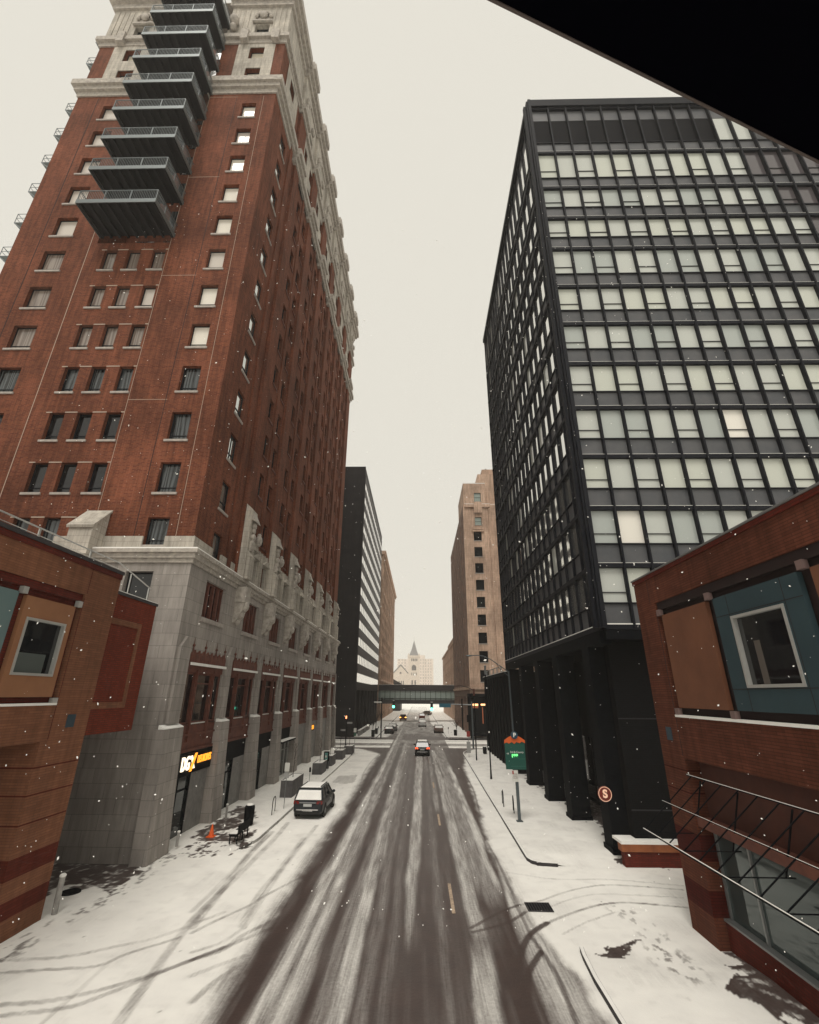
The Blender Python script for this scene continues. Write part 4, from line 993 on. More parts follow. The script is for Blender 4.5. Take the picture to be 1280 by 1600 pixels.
panel(Q, FPQ, 15.72, 18.68, 7.1, 10.45, STUCCOR, None, 'plain rust stucco panel')
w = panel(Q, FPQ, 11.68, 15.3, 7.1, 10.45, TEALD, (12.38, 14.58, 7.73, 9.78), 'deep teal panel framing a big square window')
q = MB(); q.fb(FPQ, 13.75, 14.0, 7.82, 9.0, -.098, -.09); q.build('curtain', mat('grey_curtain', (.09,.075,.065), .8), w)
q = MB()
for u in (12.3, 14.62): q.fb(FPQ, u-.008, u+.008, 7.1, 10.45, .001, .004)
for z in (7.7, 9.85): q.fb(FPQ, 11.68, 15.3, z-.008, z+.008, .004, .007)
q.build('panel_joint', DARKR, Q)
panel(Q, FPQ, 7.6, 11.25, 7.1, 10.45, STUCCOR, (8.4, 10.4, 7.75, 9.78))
b = MB()
for u in (18.82, 15.51, 11.46): b.fb(FPQ, u-.11, u+.11, 10.46, 10.69, -.1, .06)
for u in (18.80, 15.51): b.fb(FPQ, u-.11, u+.11, 6.86, 7.08, -.1, .06)
b.build('metal_block', mat('pinkish_metal', (.22,.15,.14), .5, .3), Q)
b = MB(); b.fb(FQ, -2, 18.93, 6.782, 6.86, -.25, .03); b.build('snow_on_sill', SNOW, Q)
b = MB(); b.fb(FQ, 19.45, 19.85, 5.95, 6.4, .001, .02); b.build('vent', MT['blue_vent'], Q)
b = MB(); b.box(RX+.001, RX+1.3, 18.9, 20.5, 0, 5.419); b.build('pier', stripes('striped_tan_brick_shaded', TANR, (.55,.22,.25), [(.85,1.55),(2.35,3.1),(4.3,4.35),(5.0,5.05)]), Q)
b = MB(); b.box(RX+.5, 16, -2, 18.899, 3.35, 5.419); b.build('upper_infill', mottled('dark_rust_panel', (.085,.026,.016), (.06,.018,.012), 1.2, .85), Q)
b = MB(); b.box(RX+.35, RX+.9, -2, 18.898, 0, .78); b.build('plinth', MAROON, Q)
b = MB(); b.box(RX+.3, RX+.95, -2, 18.898, .781, .84); b.build('ledge', GREYM, Q)
g = MB(); g.quad((RX+.55,-2,.84),(RX+.55,18.9,.84),(RX+.55,18.9,3.34),(RX+.55,-2,3.34)); gw = g.build('shop_window', GVIT, Q)
f = MB()
for y in (18.8, 17.1, 14.2, 11.3, 8.4): f.box(RX+.48, RX+.549, y-.04, y+.04, .85, 3.34)
f.box(RX+.48, RX+.549, -2, 18.76, 3.26, 3.338); f.build('frame', GREYM, gw)
b = MB(); b.box(RX+.05, RX+.5, 5, 18.9, 3.36, 3.62); b.build('beam', TERRA, Q)
# steel trellis canopy
K = thing('trellis_canopy', 'black steel lattice canopy with snow-edged rods jutting from the right brick wall', 'canopy', (8.8, 15, 4))
za, zb_, xa, xb = 4.9, 3.08, RX-.02, 8.0
b = MB(); b.tube((xa, 18.95, za), (xa, 6, za), .02); b.tube((xb, 19.7, zb_), (xb, 6, zb_), .028)
b.tube(((xa+xb)/2, 19.5, (za+zb_)/2), ((xa+xb)/2, 6, (za+zb_)/2), .014); b.build('rail', BLK, K)
y = 19.6; i = 0
b = MB(); c = MB()
while y > 6.5:
    b.tube((xb, y, zb_), (xa, y-1.0, za), .019); 
    y -= .85; i += 1
b.build('lattice_rod', BLK, K)
for y in (19.2, 17.2, 15.0, 12.8, 10.6): b = MB(); b.tube((xb, y, zb_), (RX+.35, y, zb_), .016); b.tube((RX+.1, y, zb_), (RX+.1, y-.9, za-.1), .025); b.build('strut', BLK, K)
b = MB(); b.box(xb-.018, xb+.014, 6, 19.7, zb_+.026, zb_+.036); b.box((xa+xb)/2-.008, (xa+xb)/2+.008, 6, 19.5, (za+zb_)/2+.013, (za+zb_)/2+.02); b.box(xa-.012, xa+.012, 6, 18.9, za+.018, za+.028); b.build('snow', SNOW, K)
# eave of the skywalk the view is taken from
E_ = thing('skywalk_eave', 'black underside of a skywalk roof cutting across the upper right corner', 'roof', (1, 0, EYE+1.2))
d = Vector((.942,.335,0)); nn = Vector((.335,-.942,0)); p0 = Vector((.116,.451,0)); z = EYE+1.2
def sl_(t0, t1, s0, s1, z0, z1, m, nm):
    b = MB(); q = [p0+d*t+nn*s_ for t, s_ in ((t0,s0),(t1,s0),(t1,s1),(t0,s1))]; b.hexa([(v.x,v.y,z0) for v in q]+[(v.x,v.y,z1) for v in q]); return b.build(nm, m, E_)
sl_(-2, 6, .005, 3.2, z, z+.2, mat('black_soffit', (.0015,.0015,.0025), .8, spec=.0), 'soffit'); sl_(-2, 6, 0, .0048, z-.004, z+.2, mat('brown_trim', (.06,.045,.04), .6), 'trim')
#@@B3

# ================================================================ FAR BUILDINGS
B = thing('striped_office_block', 'dark granite office block with white horizontal bands beyond the brick tower', 'building', (-20, 95, 0))
SX, SY, SY1 = -12.1, 95.0, 144.5; FS_ = Feast(SX)
b = MB(); b.box(-40, SX-.6, SY, SY1, 0, 55.6); b.box(-40, SX, SY-.3, SY-.001, 0, 55.9); b.box(-40, SX-.001, SY, SY+.5, 8.8, 55.6); b.build('granite_wall', DSTONE, B)
b = MB(); b.fb(FS_, SY+.5, SY1, 8.2, 9.7, -.6, 0); b.fb(FS_, SY+.5, SY1, 53.4, 55.6, -.6, 0); b.build('dark_band', DSTONE, B)
b = MB()
for k in range(13):
    z = 9.72+3.4*k; b.fb(FS_, SY+.5, SY1, z, z+1.62, -.6, .02)
tag(b.build('strip_window', glass('sky_reflecting_strip', (.86,.84,.80), .05, .95), B))
b = MB()
for k in range(13):
    z = 9.72+3.4*k+1.62; b.fb(FS_, SY+.5, SY1, z+.001, z+1.779, -.6, .06)
b.build('spandrel', mottled('brown_granite_spandrel', (.055,.048,.048), (.035,.03,.032), 1, .6), B)
b = MB()
for i in range(1, 17): yy = SY+.5+i*3.05; b.fb(FS_, yy-.04, yy+.04, 11.3, 53.3, .021, .05)
b.build('mullion', DSTONE, B)
for i in range(7):
    yy = SY+2+i*6.8; b = MB(); b.fb(FS_, yy, yy+1.6, 4.3, 6.9, -.59, -.5); b.build('lobby_window', GTEAL, B)
b = MB()
for i in range(8): yy = SY+i*6.8; b.fb(FS_, yy, yy+.9, 0, 8.2, -.599, 0)
b.build('lobby_pier', DSTONE, B)
B = thing('pink_stone_building', 'pinkish stone office building with a heavy cornice behind the striped block', 'building', (-20, 150, 0))
BX = -12.0; FB_ = Feast(BX)
hh = []; 
for k in range(12):
    z = 9.6+3.45*k
    for i in range(13): y = 152.5+i*5.7; hh.append((y, y+3.7, z, z+2.1, .3))
b = MB(); wall(b, FB_, 149.5, 228, 0, 51, hh); b.quad((BX,149.5,0),(-40,149.5,0),(-40,149.5,51),(BX,149.5,51)); b.quad((BX,149.5,51),(-40,149.5,51),(-40,228,51),(BX,228,51)); b.build('wall', PINK, B)
b = MB(); b.quad((BX-.3,150,5),(BX-.3,228,5),(BX-.3,228,50),(BX-.3,150,50)); b.build('glazing', GSTRIP, B)
b = MB(); b.fb(FB_, 149, 228.6, 51.0, 51.7, -3, .7); b.fb(FB_, 149, 228.6, 49.6, 50.2, .002, .3); b.fb(FB_, 149, 228.6, 51.7, 52.2, -3, 1.0); b.fb(FB_, 149.3, 228.3, 11.3, 11.9, .002, .35); b.build('cornice', PINK, B)
b = MB()
for i in range(14): y = 150.2+i*5.7; b.fb(FB_, y, y+1.1, 0, 49.5, .003, .25)
b.build('pilaster', PINK, B)
tag((lambda q: (q.box(-22, -9, 238, 262, 0, 12.4), q.prism([(-22.5,12.4),(-8.7,12.4),(-13,14.6),(-20,14.6)], 1, 237.6, 262.4), q)[2])(MB()).build('low_building', [CONCD]), 'small low grey-roofed building behind the far skywalk on the left', 'building')
# deco tower
D = thing('setback_tower', 'tan stepped stone tower of the nineteen-twenties with one column of dark windows facing us', 'building', (18, 97, 0))
DX, DY, DY1 = 9.9, 97.0, 140.0; FD, FDW = Ffront(DY), Fwest(DX)
hw = [(12.05, 13.8, 12.04-2.2+3.63*k, 12.04+3.63*k, .35) for k in range(9)]; ht = [(12.45, 13.95, 42.5, 44.4, .25), (12.5, 14.05, 48.2, 50.3, .25)]
b = MB(); wall(b, FD, DX, 28, 0, 47.4, hw+ht[:1]); wall(b, Ffront(DY+.01), DX+.25, 15.0, 47.4, 52.6, ht[1:])
b.quad((DX+.25,DY,52.6),(15,DY,52.6),(15,DY+14,52.6),(DX+.25,DY+14,52.6)); b.quad((15,DY,47.4),(15,DY,52.6),(15,DY+14,52.6),(15,DY+14,47.4)); b.quad((DX+.25,DY,47.4),(DX+.25,DY,52.6),(DX+.25,DY+14,52.6),(DX+.25,DY+14,47.4))
b.quad((DX,DY,47.4),(28,DY,47.4),(28,DY1,47.4),(DX,DY1,47.4))
b.build('front_wall', PINK, D)
b = MB(); b.box(13.9, 28, 99.5, 125, 47.41, 56.2); b.box(15.2, 27, 101, 122, 56.2, 58.2); b.box(10.6, 28, 112, 134, 47.41, 50.0); b.build('penthouse', PINK, D)
b = MB(); b.box(16.3, 16.7, 103, 103.4, 58.2, 59.4); b.box(17.5, 18.3, 103, 104, 58.2, 59.0); b.build('rooftop_vent', GREYM, D)
for h in hw: window(FD, h, D, GDARK, fr=BRONZE, sill=SILL, r=.33, sash=0)
for h in ht: window(FD if h is ht[0] else Ffront(DY+.01), h, D, GTEAL, fr=BRONZE, sill=SILL, r=.23, sash=.45)
b = MB(); b.fb(FD, 11.6, 14.3, 40.9, 41.25, .002, .35); b.fb(FD, 11.9, 14.1, 41.4, 41.9, .002, .3); b.fb(FD, DX+.3, 15.9, 46.7, 47.39, .002, .35)
b.prism([(12.3,45.3),(14.1,45.3),(14.1,47.5),(13.7,47.9),(12.7,47.9),(12.3,47.5)], 1, DY-.45, DY-.36)
b.fb(FD, DX-.1, 28, 8.45, 8.95, .002, .3); b.fb(FDW, DY-.3, DY1, 8.45, 8.95, .002, .3)
b.build('carved_ledge', PINK, D)
b = MB(); b.fb(FD, DX+.3, 15.9, 47.41, 47.5, .012, .34); b.fb(FD, DX+.2, 15.1, 52.61, 52.75, -14, .0); b.fb(FD, 16, 28, 47.41, 47.5, -2.4, 0); b.build('snow_on_ledge', SNOW, D)
b = MB(); b.fb(FD, 15.6, 15.95, 9, 46.5, .003, .3); b.fb(FD, 17.4, 28, 9, 44, .003, .35); b.build('pilaster', PINK, D)
b = MB(); b.quad((DX+.35,DY,0),(DX+.35,DY1,0),(DX+.35,DY1,47),(DX+.35,DY,47)); b.build('glazing', GSTRIP, D)
b = MB(); b.fb(FDW, DY+.002, DY+2.4, 0, 47.4, -.34, 0); b.quad((DX,DY1,0),(28,DY1,0),(28,DY1,47.4),(DX,DY1,47.4))
for i in range(13):
    y = DY+3.4+i*3.0; b.fb(FDW, y, y+1.5, 8.96, 45.8-(i % 3 == 1)*1.6, -.34, .12+.1*(i % 2))
b.fb(FDW, DY+2.4, DY1, 43.5, 47.4, -.34, -.02); b.fb(FDW, DY+2.4, DY1, 7.2, 8.4, -.34, 0)
for i in range(8): y = DY+2.4+i*5; b.fb(FDW, y, y+.9, 0, 7.2, -.34, .05)
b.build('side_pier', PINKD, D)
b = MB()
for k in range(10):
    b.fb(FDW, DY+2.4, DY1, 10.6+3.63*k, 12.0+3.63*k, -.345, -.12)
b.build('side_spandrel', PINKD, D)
b = MB()
for i in range(14):
    if i % 2: b.fb(FD, 10.1+.001, 10.9, 4.2, 7.9, .0, .0)
for x in (10.3,): b.fb(FD, x, x+.5, 4.0, 7.6, .002, .02)
b.fb(FD, 12.2, 14.6, 3.2, 7.4, .002, .02); b.build('lower_window', GDARK, D)
B = thing('pale_row_building', 'pale brown lower building receding behind the stepped tower', 'building', (15, 150, 0))
hh = [(y, y+2.2, z, z+2.2, .3) for y in np.arange(152, 222, 4.6) for z in (9, 13, 17)]
b = MB(); wall(b, Fwest(10.9), 148, 225, 0, 22.5, hh); b.quad((10.9,148,0),(24,148,0),(24,148,22.5),(10.9,148,22.5)); b.quad((10.9,148,22.5),(24,148,22.5),(24,225,22.5),(10.9,225,22.5)); b.build('wall', PINK, B)
b = MB(); b.fb(Fwest(10.9), 148, 180, 22.5, 24.2, -6, .2); b.fb(Fwest(10.9), 180, 225.4, 22.5, 23.1, -6, .35); b.build('parapet', PINK, B)
b = MB(); b.quad((11.2,148.3,1),(11.2,225,1),(11.2,225,22),(11.2,148.3,22)); b.build('glazing', GSTRIP, B)
# church and apartment block
CH = mottled('church_stone_haze_paled', (.56,.49,.42), (.50,.43,.37), .3, .9); CHD = mottled('church_slate', (.20,.19,.19), (.16,.16,.165), .3, .8); CHW = mat('church_window', (.06,.055,.055), .6)  # stone lightened in colour to make up for thin haze
C_ = thing('stone_church', 'stone church, walls paled like haze, with a slate spire and gabled nave at the street end', 'church', (-8, 560, 0))
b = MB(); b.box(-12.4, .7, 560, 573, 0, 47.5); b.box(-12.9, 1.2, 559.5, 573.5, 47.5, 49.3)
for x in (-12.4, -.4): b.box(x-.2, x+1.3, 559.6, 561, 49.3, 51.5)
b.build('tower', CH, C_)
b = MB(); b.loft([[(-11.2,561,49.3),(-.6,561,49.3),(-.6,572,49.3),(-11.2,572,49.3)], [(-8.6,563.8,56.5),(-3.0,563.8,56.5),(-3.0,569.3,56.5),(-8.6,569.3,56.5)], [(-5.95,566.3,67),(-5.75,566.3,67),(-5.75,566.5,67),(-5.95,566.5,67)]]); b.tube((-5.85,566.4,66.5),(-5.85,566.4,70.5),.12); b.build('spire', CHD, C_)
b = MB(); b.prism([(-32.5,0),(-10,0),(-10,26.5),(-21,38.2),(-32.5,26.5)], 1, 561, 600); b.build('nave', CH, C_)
b = MB()
for a, c in (((-33,26.2),(-21,38.9)), ((-21,38.9),(-9.6,26.8))): b.hexa([(a[0],560.4,a[1]),(c[0],560.4,c[1]),(c[0],600,c[1]),(a[0],600,a[1]),(a[0],560.4,a[1]+.9),(c[0],560.4,c[1]+.9),(c[0],600,c[1]+.9),(a[0],600,a[1]+.9)])
b.build('nave_roof', CHD, C_)
def cw(x0, x1, z0, z1, arch=False, y=559.9):
    q = MB(); n_ = 8; P = [(x0,z0),(x1,z0)]
    if arch: r = (x1-x0)/2; P += [((x0+x1)/2+r*math.cos(math.pi*i/n_), z1-r+r*math.sin(math.pi*i/n_)) for i in range(n_+1)]
    else: P += [(x1,z1),(x0,z1)]
    q.prism(P, 1, y-.1, y+.3); return q.build('window', CHW, C_)
for i in range(4): x = -9.0+1.95*i; cw(x, x+1.1, 43.0, 46.0, True); cw(x, x+.7, 27.8, 30.6)
cw(-8.4, -3.3, 33.0, 39.0, True)
for i in range(2): cw(-8.6+3.4*i, -7.0+3.4*i, 15, 22.5, True)
for i in range(3): cw(-23.2+2.4*i, -22.0+2.4*i, 15, 21.8, True, 560.9)
cw(-22.2, -20.2, 29.3, 31.3, True, 560.9)
A_ = thing('apartment_block', 'apartment block, walls coloured pale for haze, fading into the snow haze behind the church', 'building', (-5, 640, 0))
APM = masonry('apartment_wall_haze_paled', (.66,.58,.52), (.63,.56,.50), (.55,.48,.43), 4, 2.8, .05, stain=.1)  # wall colour lightened to imitate thicker haze
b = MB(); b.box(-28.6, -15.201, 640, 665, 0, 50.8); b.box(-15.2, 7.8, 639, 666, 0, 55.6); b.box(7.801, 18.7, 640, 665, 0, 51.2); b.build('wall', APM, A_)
APW = mat('far_window', (.30,.26,.24), .5); b = MB()
for k in range(12):
    for i in range(5): x = 1.6+1.8*i*.0+i*3.3; b.box(x, x+1.2, 638.9 if x < 7 else 639.9, 640.2, 8+3.7*k, 9.6+3.7*k)
    for i in range(3): x = -27+i*4; b.box(x, x+1.3, 639.9, 640.2, 8+3.7*k, 9.6+3.7*k)
b.build('distant_window', APW, A_)
# far skywalk
K = thing('far_skywalk', 'glazed black skywalk bridge spanning the street far ahead', 'bridge', (0, 147, 5))
b = MB(); b.box(-12, 10.9, 147, 151, 8.45, 10.1); b.box(-12, 10.9, 147, 151, 4.9, 5.95); b.build('girder', mottled('dark_bronze_girder', (.032,.028,.03), (.022,.02,.022), .6, .6), K)
b = MB(); b.box(-12, 10.9, 147.3, 147.35, 5.951, 8.449); b.box(-12, 10.9, 150.6, 150.65, 5.951, 8.449); b.build('glass', GTEAL, K)
b = MB()
for i in range(16): x = -11.6+i*1.5; b.box(x-.06, x+.06, 147.1, 147.29, 5.951, 8.449)
b.box(-12, 10.9, 147.15, 147.29, 6.3, 6.4); b.build('mullion', BLK, K)
b = MB(); b.box(-12, 10.9, 147, 151, 10.101, 10.16); b.build('snow_on_roof', SNOW, K)
b = MB()
for i, x in enumerate((-6.8, -3.2, 4.4)): b.box(x, x+1.3, 147.31, 147.34 if i else 147.34, 6.5, 8.3)
b.build('lit_pane', mat('faint_interior', (.5,.55,.45), .5, emit=(.55,.6,.45), es=.35), K)
# ================================================================ VEHICLES
CG = {}
def paint(n, c, r=.3): return mat('car_paint_'+n, c, r, .0, .3)
GCAR = mat('car_glass', (.01,.012,.014), .06, 0, .6); TAIL = mat('tail_lamp_lit', (.6,.02,.01), .3, emit=(1,.10,.03), es=2.2); TAILO = mat('tail_lamp', (.16,.012,.01), .25)
def car(name, label, x, y, pt, H_=1.66, L_=4.6, W_=1.88, lit=False, snow=1., rz=0, group=None, glow=None, simple=False, carrier=False):
    o = local(name, label, 'car', group); hw = W_/2; s = L_/4.6; sz = H_/1.66
    def ring(y_, w, zb, zt): m_ = (zb+zt)/2+.05; return [(a, y_*s, z) for a, z in ((-w*.90,zb),(-w*.985,zb+.14),(-w,m_),(-w*.975,zt-.10),(-w*.90,zt),(w*.90,zt),(w*.975,zt-.10),(w,m_),(w*.985,zb+.14),(w*.90,zb))]
    bl = 1.02*sz
    sec = [(-2.30,hw*.86,.46,.80*sz),(-2.26,hw*.94,.36,bl-.06),(-2.12,hw*.98,.27,bl+.03),(-1.6,hw,.25,bl+.02),(-.6,hw,.24,bl),(.5,hw,.24,bl-.03),(1.0,hw*.99,.24,bl-.05),(1.6,hw*.97,.25,bl-.12),(2.05,hw*.92,.28,bl-.24),(2.24,hw*.84,.34,bl-.36),(2.3,hw*.72,.42,.6)]
    b = MB(); b.loft([ring(*q) for q in sec]); body = b.build('body', pt, o, smooth=False, bevel=.035)
    # greenhouse
    yb0, yb1, yt0, yt1 = -2.16*s, 1.02*s, -1.72*s, .22*s; zt = H_-.05; z0 = bl-.01; wb, wt = hw*.93, hw*.76
    b = MB(); b.hexa([(-wb,yb0,z0),(wb,yb0,z0),(wb,yb1,z0),(-wb,yb1,z0),(-wt,yt0,zt),(wt,yt0,zt),(wt,yt1,zt),(-wt,yt1,zt)]); b.build('windows', GCAR, o)
    b = MB(); b.loft([[(-wt-.03,yt0-.10,zt-.03),(wt+.03,yt0-.10,zt-.03),(wt+.03,yt1+.05,zt-.03),(-wt-.03,yt1+.05,zt-.03)],[(-wt-.01,yt0-.12,zt+.02),(wt+.01,yt0-.12,zt+.02),(wt+.01,yt1,zt+.02),(-wt-.01,yt1,zt+.02)],[(-wt*.8,yt0+.1,H_),(wt*.8,yt0+.1,H_),(wt*.8,yt1-.2,H_),(-wt*.8,yt1-.2,H_)]]); b.build('roof', pt, o, bevel=.02)
    b = MB()
    for sg_ in (-1, 1):
        b.tube((sg_*wb, yb0+.02, z0), (sg_*(wt+.005), yt0, zt), .055, .05); b.tube((sg_*wb, yb1-.02, z0), (sg_*(wt+.005), yt1, zt), .04)
        for f_ in (.36, .68): b.tube((sg_*(wb+.003), yb0+(yb1-yb0)*f_*.95+.12, z0), (sg_*(wt+.005), yt0+(yt1-yt0)*f_*1.02+.05, zt), .032)
    b.build('pillars', pt, o)
    for sx in (-1, 1):
        for yw in (-1.38*s, 1.42*s):
            b = MB(); b.tube((sx*(hw-.24), yw, .34), (sx*(hw+.012), yw, .34), .345, .345, 20); w = b.build('wheel', RUBBER, o)
            if not simple: b = MB(); b.tube((sx*(hw+.005), yw, .34), (sx*(hw+.02), yw, .34), .20, .17, 14); b.build('rim', GREYM, w)
            b = MB(); b.tube((sx*(hw-.1), yw, .36), (sx*(hw+.004), yw, .36), .43, .43, 20); b.build('wheel_arch', RUBBER, o)
    TL = glow or (TAIL if lit else TAILO)
    for sx in (-1, 1):
        b = MB(); b.hexa([(sx*hw*.58,-2.31*s,bl-.20),(sx*hw*.96,-2.27*s,bl-.22),(sx*hw*.97,-2.05*s,bl-.22),(sx*hw*.6,-2.1*s,bl-.2),(sx*hw*.60,-2.29*s,bl-.05),(sx*hw*.955,-2.24*s,bl-.03),(sx*hw*.97,-2.02*s,bl-.03),(sx*hw*.6,-2.1*s,bl-.05)]); b.build('tail_lamp', TL, o)
    if simple: 
        pass
    else:
        b = MB(); b.box(-.27,.27,-2.335*s,-2.30*s,bl-.34,bl-.19); b.build('number_plate', mat('plate', (.45,.46,.45), .5), o)
        b = MB(); b.box(-hw*.72,hw*.72,-2.345*s,-2.27*s,.50,.56); b.box(-hw*.35,hw*.35,-2.36*s,-2.3*s,.44,.50); b.build('bumper_trim', CHROME, o)
        b = MB(); b.box(-hw*.84,hw*.84,-2.36*s,-2.2*s,.27,.47); b.build('lower_bumper', RUBBER, o)
        b = MB(); b.box(-hw*.55,hw*.55,-2.34*s,-2.29*s,bl-.15,bl-.10); b.build('light_bar', mat('dull_chrome', (.32,.33,.34), .3, .7), o)
        b = MB()
        for sx in (-1, 1): b.path([(sx*wt*.88, yt0+.1, H_+.05), (sx*wt*.9, yt1-.1, H_+.05)], .022); b.tube((sx*wt*.88, yt0+.1, H_-.02), (sx*wt*.88, yt0+.1, H_+.05), .02); b.tube((sx*wt*.9, yt1-.1, H_-.02), (sx*wt*.9, yt1-.1, H_+.05), .02)
        b.build('roof_rail', BLK, o)
        b = MB()
        for sx in (-1, 1): b.box(sx*hw*1.003-.01, sx*hw*1.003+.01, -1.0*s, 1.0*s, .30, .42)
        b.build('side_cladding', RUBBER, o)
    for sx in (-1, 1): b = MB(); b.ball((sx*(hw+.12), .62*s, bl+.08), .13, .9, .6, .75, 8, 6); b.tube((sx*hw*.95, .66*s, bl-.02), (sx*(hw+.05), .64*s, bl+.04), .025); b.build('mirror', pt, o)
    if snow:
        b = MB(); b.hexa([(-wt*.93,yt0-.02,H_-.01),(wt*.93,yt0-.02,H_-.01),(wt*.93,yt1-.08,H_-.02),(-wt*.93,yt1-.08,H_-.02),(-wt*.80,yt0+.1,H_+.055),(wt*.80,yt0+.1,H_+.055),(wt*.80,yt1-.22,H_+.055),(-wt*.80,yt1-.22,H_+.055)]); b.build('snow_on_roof', SNOW, o, bevel=.015)
        if snow > .5:
            q = lambda t, w_: (w_, yb0+(yt0-yb0)*t, z0+(zt-z0)*t); wl_ = lambda t: (wb+(wt-wb)*t)*.93
            b = MB(); a0, a1 = .04, .80; P = [q(a0,-wl_(a0)), q(a0,wl_(a0)), q(a1,wl_(a1)), q(a1,-wl_(a1))]; b.hexa(P+[(p[0],p[1]-.05,p[2]+.015) for p in P]); b.build('snow_on_rear_window', SNOW, o)
            b = MB(); b.box(-hw*.85,hw*.85,-2.24*s,-2.15*s,bl+.02,bl+.055); b.build('snow_on_tailgate', SNOW, o)
            b = MB(); b.hexa([(-hw*.8,1.1*s,bl-.05),(hw*.8,1.1*s,bl-.05),(hw*.7,2.0*s,bl-.22),(-hw*.7,2.0*s,bl-.22),(-hw*.8,1.1*s,bl-.01),(hw*.8,1.1*s,bl-.01),(hw*.7,2.0*s,bl-.17),(-hw*.7,2.0*s,bl-.17)]); b.build('snow_on_bonnet', SNOW, o)
    place(o, x, y, 0.01, rz); return o
CHAR = paint('charcoal', (.018,.022,.026)); BLKP = paint('black', (.008,.008,.009)); WHP = paint('white', (.45,.45,.44)); DRED = paint('dark_red', (.10,.02,.015)); SILV = paint('silver', (.16,.16,.16)); BRN = paint('brown', (.12,.085,.07))
car('parked_car', 'charcoal car with snow on its roof and rear window, parked by the left kerb', -7.15, 37.0, CHAR, 1.70, 4.65, 1.95, rz=math.radians(-1.5))
car('moving_car', 'black car with red tail lamps lit, driving away at the near side of the crossing', .42, 70.0, BLKP, 1.72, 4.7, 1.92, lit=True, snow=.4)
car('parked_car', 'dark car with a snowy rear window parked first beyond the crossing on the left', -6.15, 105.9, CHAR, 1.5, 4.6, 1.86, simple=True)
car('parked_car', 'pale snow-covered car parked second beyond the crossing on the left', -5.85, 113.5, SILV, 1.5, 4.6, 1.86, simple=True)
car('moving_car', 'white car in the traffic lane beyond the crossing', .8, 128.4, WHP, 1.75, 4.7, 1.9, simple=True, snow=.8)
car('moving_car', 'dark red car just ahead of the white car', .95, 166.5, DRED, 1.75, 4.6, 1.9, simple=True, snow=.3)
car('parked_car', 'brown snow-dusted car parked at the right beyond the crossing', 4.1, 108.6, BRN, 1.6, 4.6, 1.9, simple=True)
car('moving_car', 'car with glowing orange tail lamps in the left lane far ahead', -4.9, 155.5, paint('orange', (.25,.06,.02)), 1.8, 4.6, 2.0, simple=True, snow=0, glow=mat('orange_tail_lamp', (.9,.25,.03), .3, emit=(1,.42,.08), es=6))
car('moving_car', 'faint pale car turning far down the street', 2.6, 196, BRN, 1.6, 4.6, 1.9, simple=True, rz=math.radians(70))
#@@B4

# ================================================================ STREET FURNITURE
def lin(o, *a): return o
def planter(x, y0, w, l, h, label, first=None):
    t = thing('planter', label, 'planter', (x, y0, .13), 'concrete planters along the left pavement')
    z = .13; b = MB(); th = .09
    b.box(x-w/2, x+w/2, y0, y0+th, z, z+h); b.box(x-w/2, x+w/2, y0+l-th, y0+l, z, z+h); b.box(x-w/2, x-w/2+th, y0+th, y0+l-th, z, z+h); b.box(x+w/2-th, x+w/2, y0+th, y0+l-th, z, z+h)
    b.build('box', mottled('planter_concrete', (.11,.105,.105), (.06,.057,.06), 2.5, .85), t, bevel=.012)
    b = MB(); b.box(x-w/2+th+.001, x+w/2-th-.001, y0+th+.001, y0+l-th-.001, z+.2, z+h-.09); b.build('soil', CONCD, t)
    b = MB(); b.box(x-w/2+th+.002, x+w/2-th-.002, y0+th+.002, y0+l-th-.002, z+h-.085, z+h-.02); b.box(x-w/2+.01, x+w/2-.01, y0+.01, y0+th-.01, z+h+.001, z+h+.03); b.box(x+w/2-th+.01, x+w/2-.01, y0+th, y0+l-.02, z+h+.001, z+h+.03); b.build('snow', SNOW, t)
    rs = random.Random(int(y0*10)); s = thing('bare_sapling', 'thin leafless sapling rising from the '+label, 'tree', (x, y0+l*.5, z+h), 'saplings in the planters')
    b = MB(); c0 = Vector((x, y0+l*.5, z+h-.1)); top = c0+Vector((.05, .02, 2.5)); b.tube(c0, top, .03, .012, 5)
    b.build('trunk', mat('bark', (.03,.022,.018), .9), s); b = MB()
    for i in range(9):
        p = c0.lerp(top, .4+.065*i); a = rs.uniform(0, 6.28); q = p+Vector((math.cos(a)*.35, math.sin(a)*.35, .45)); b.tube(p, q, .012, .004, 4); b.tube(p.lerp(q, .5), p.lerp(q, .5)+Vector((math.cos(a+1)*.2, math.sin(a+1)*.2, .25)), .006, .003, 3)
    b.build('branches', MT['bark'], s)
planter(-10.15, 40.5, .92, 3.6, 1.15, 'long planter nearest the charcoal car')
planter(-10.03, 51.4, .95, 2.6, 1.0, 'second planter just before the green kiosk')
planter(-10.0, 57.2, .9, 2.4, 1.0, 'pale planter just beyond the green kiosk')
planter(-9.75, 62.6, 1.05, 2.4, 1.0, 'fourth planter from the charcoal car')
planter(-9.3, 67.7, 1.05, 2.2, 1.0, 'planter nearest the crossing')
def pole_sign(name, label, x, y, h, plates, r=.025, z0=.13, cat='sign', group=None, m=None):
    t = thing(name, label, cat, (x, y, z0), group); b = MB(); b.tube((x, y, z0), (x, y, z0+h), r); b.build('post', m or GREYM, t)
    for (w, za, zb, mm) in plates: b = MB(); b.box(x-w/2, x+w/2, y-r-.02, y-r-.004, z0+za, z0+zb); b.build('plate', mm, t)
    return t
PLW = mat('sign_white', (.62,.62,.58), .5); PLG = mat('sign_green', (.02,.10,.06), .5); PLB = mat('sign_blue', (.02,.13,.19), .5); PLR = mat('sign_red', (.32,.04,.03), .5); PLY = mat('sign_grey', (.33,.33,.32), .6)
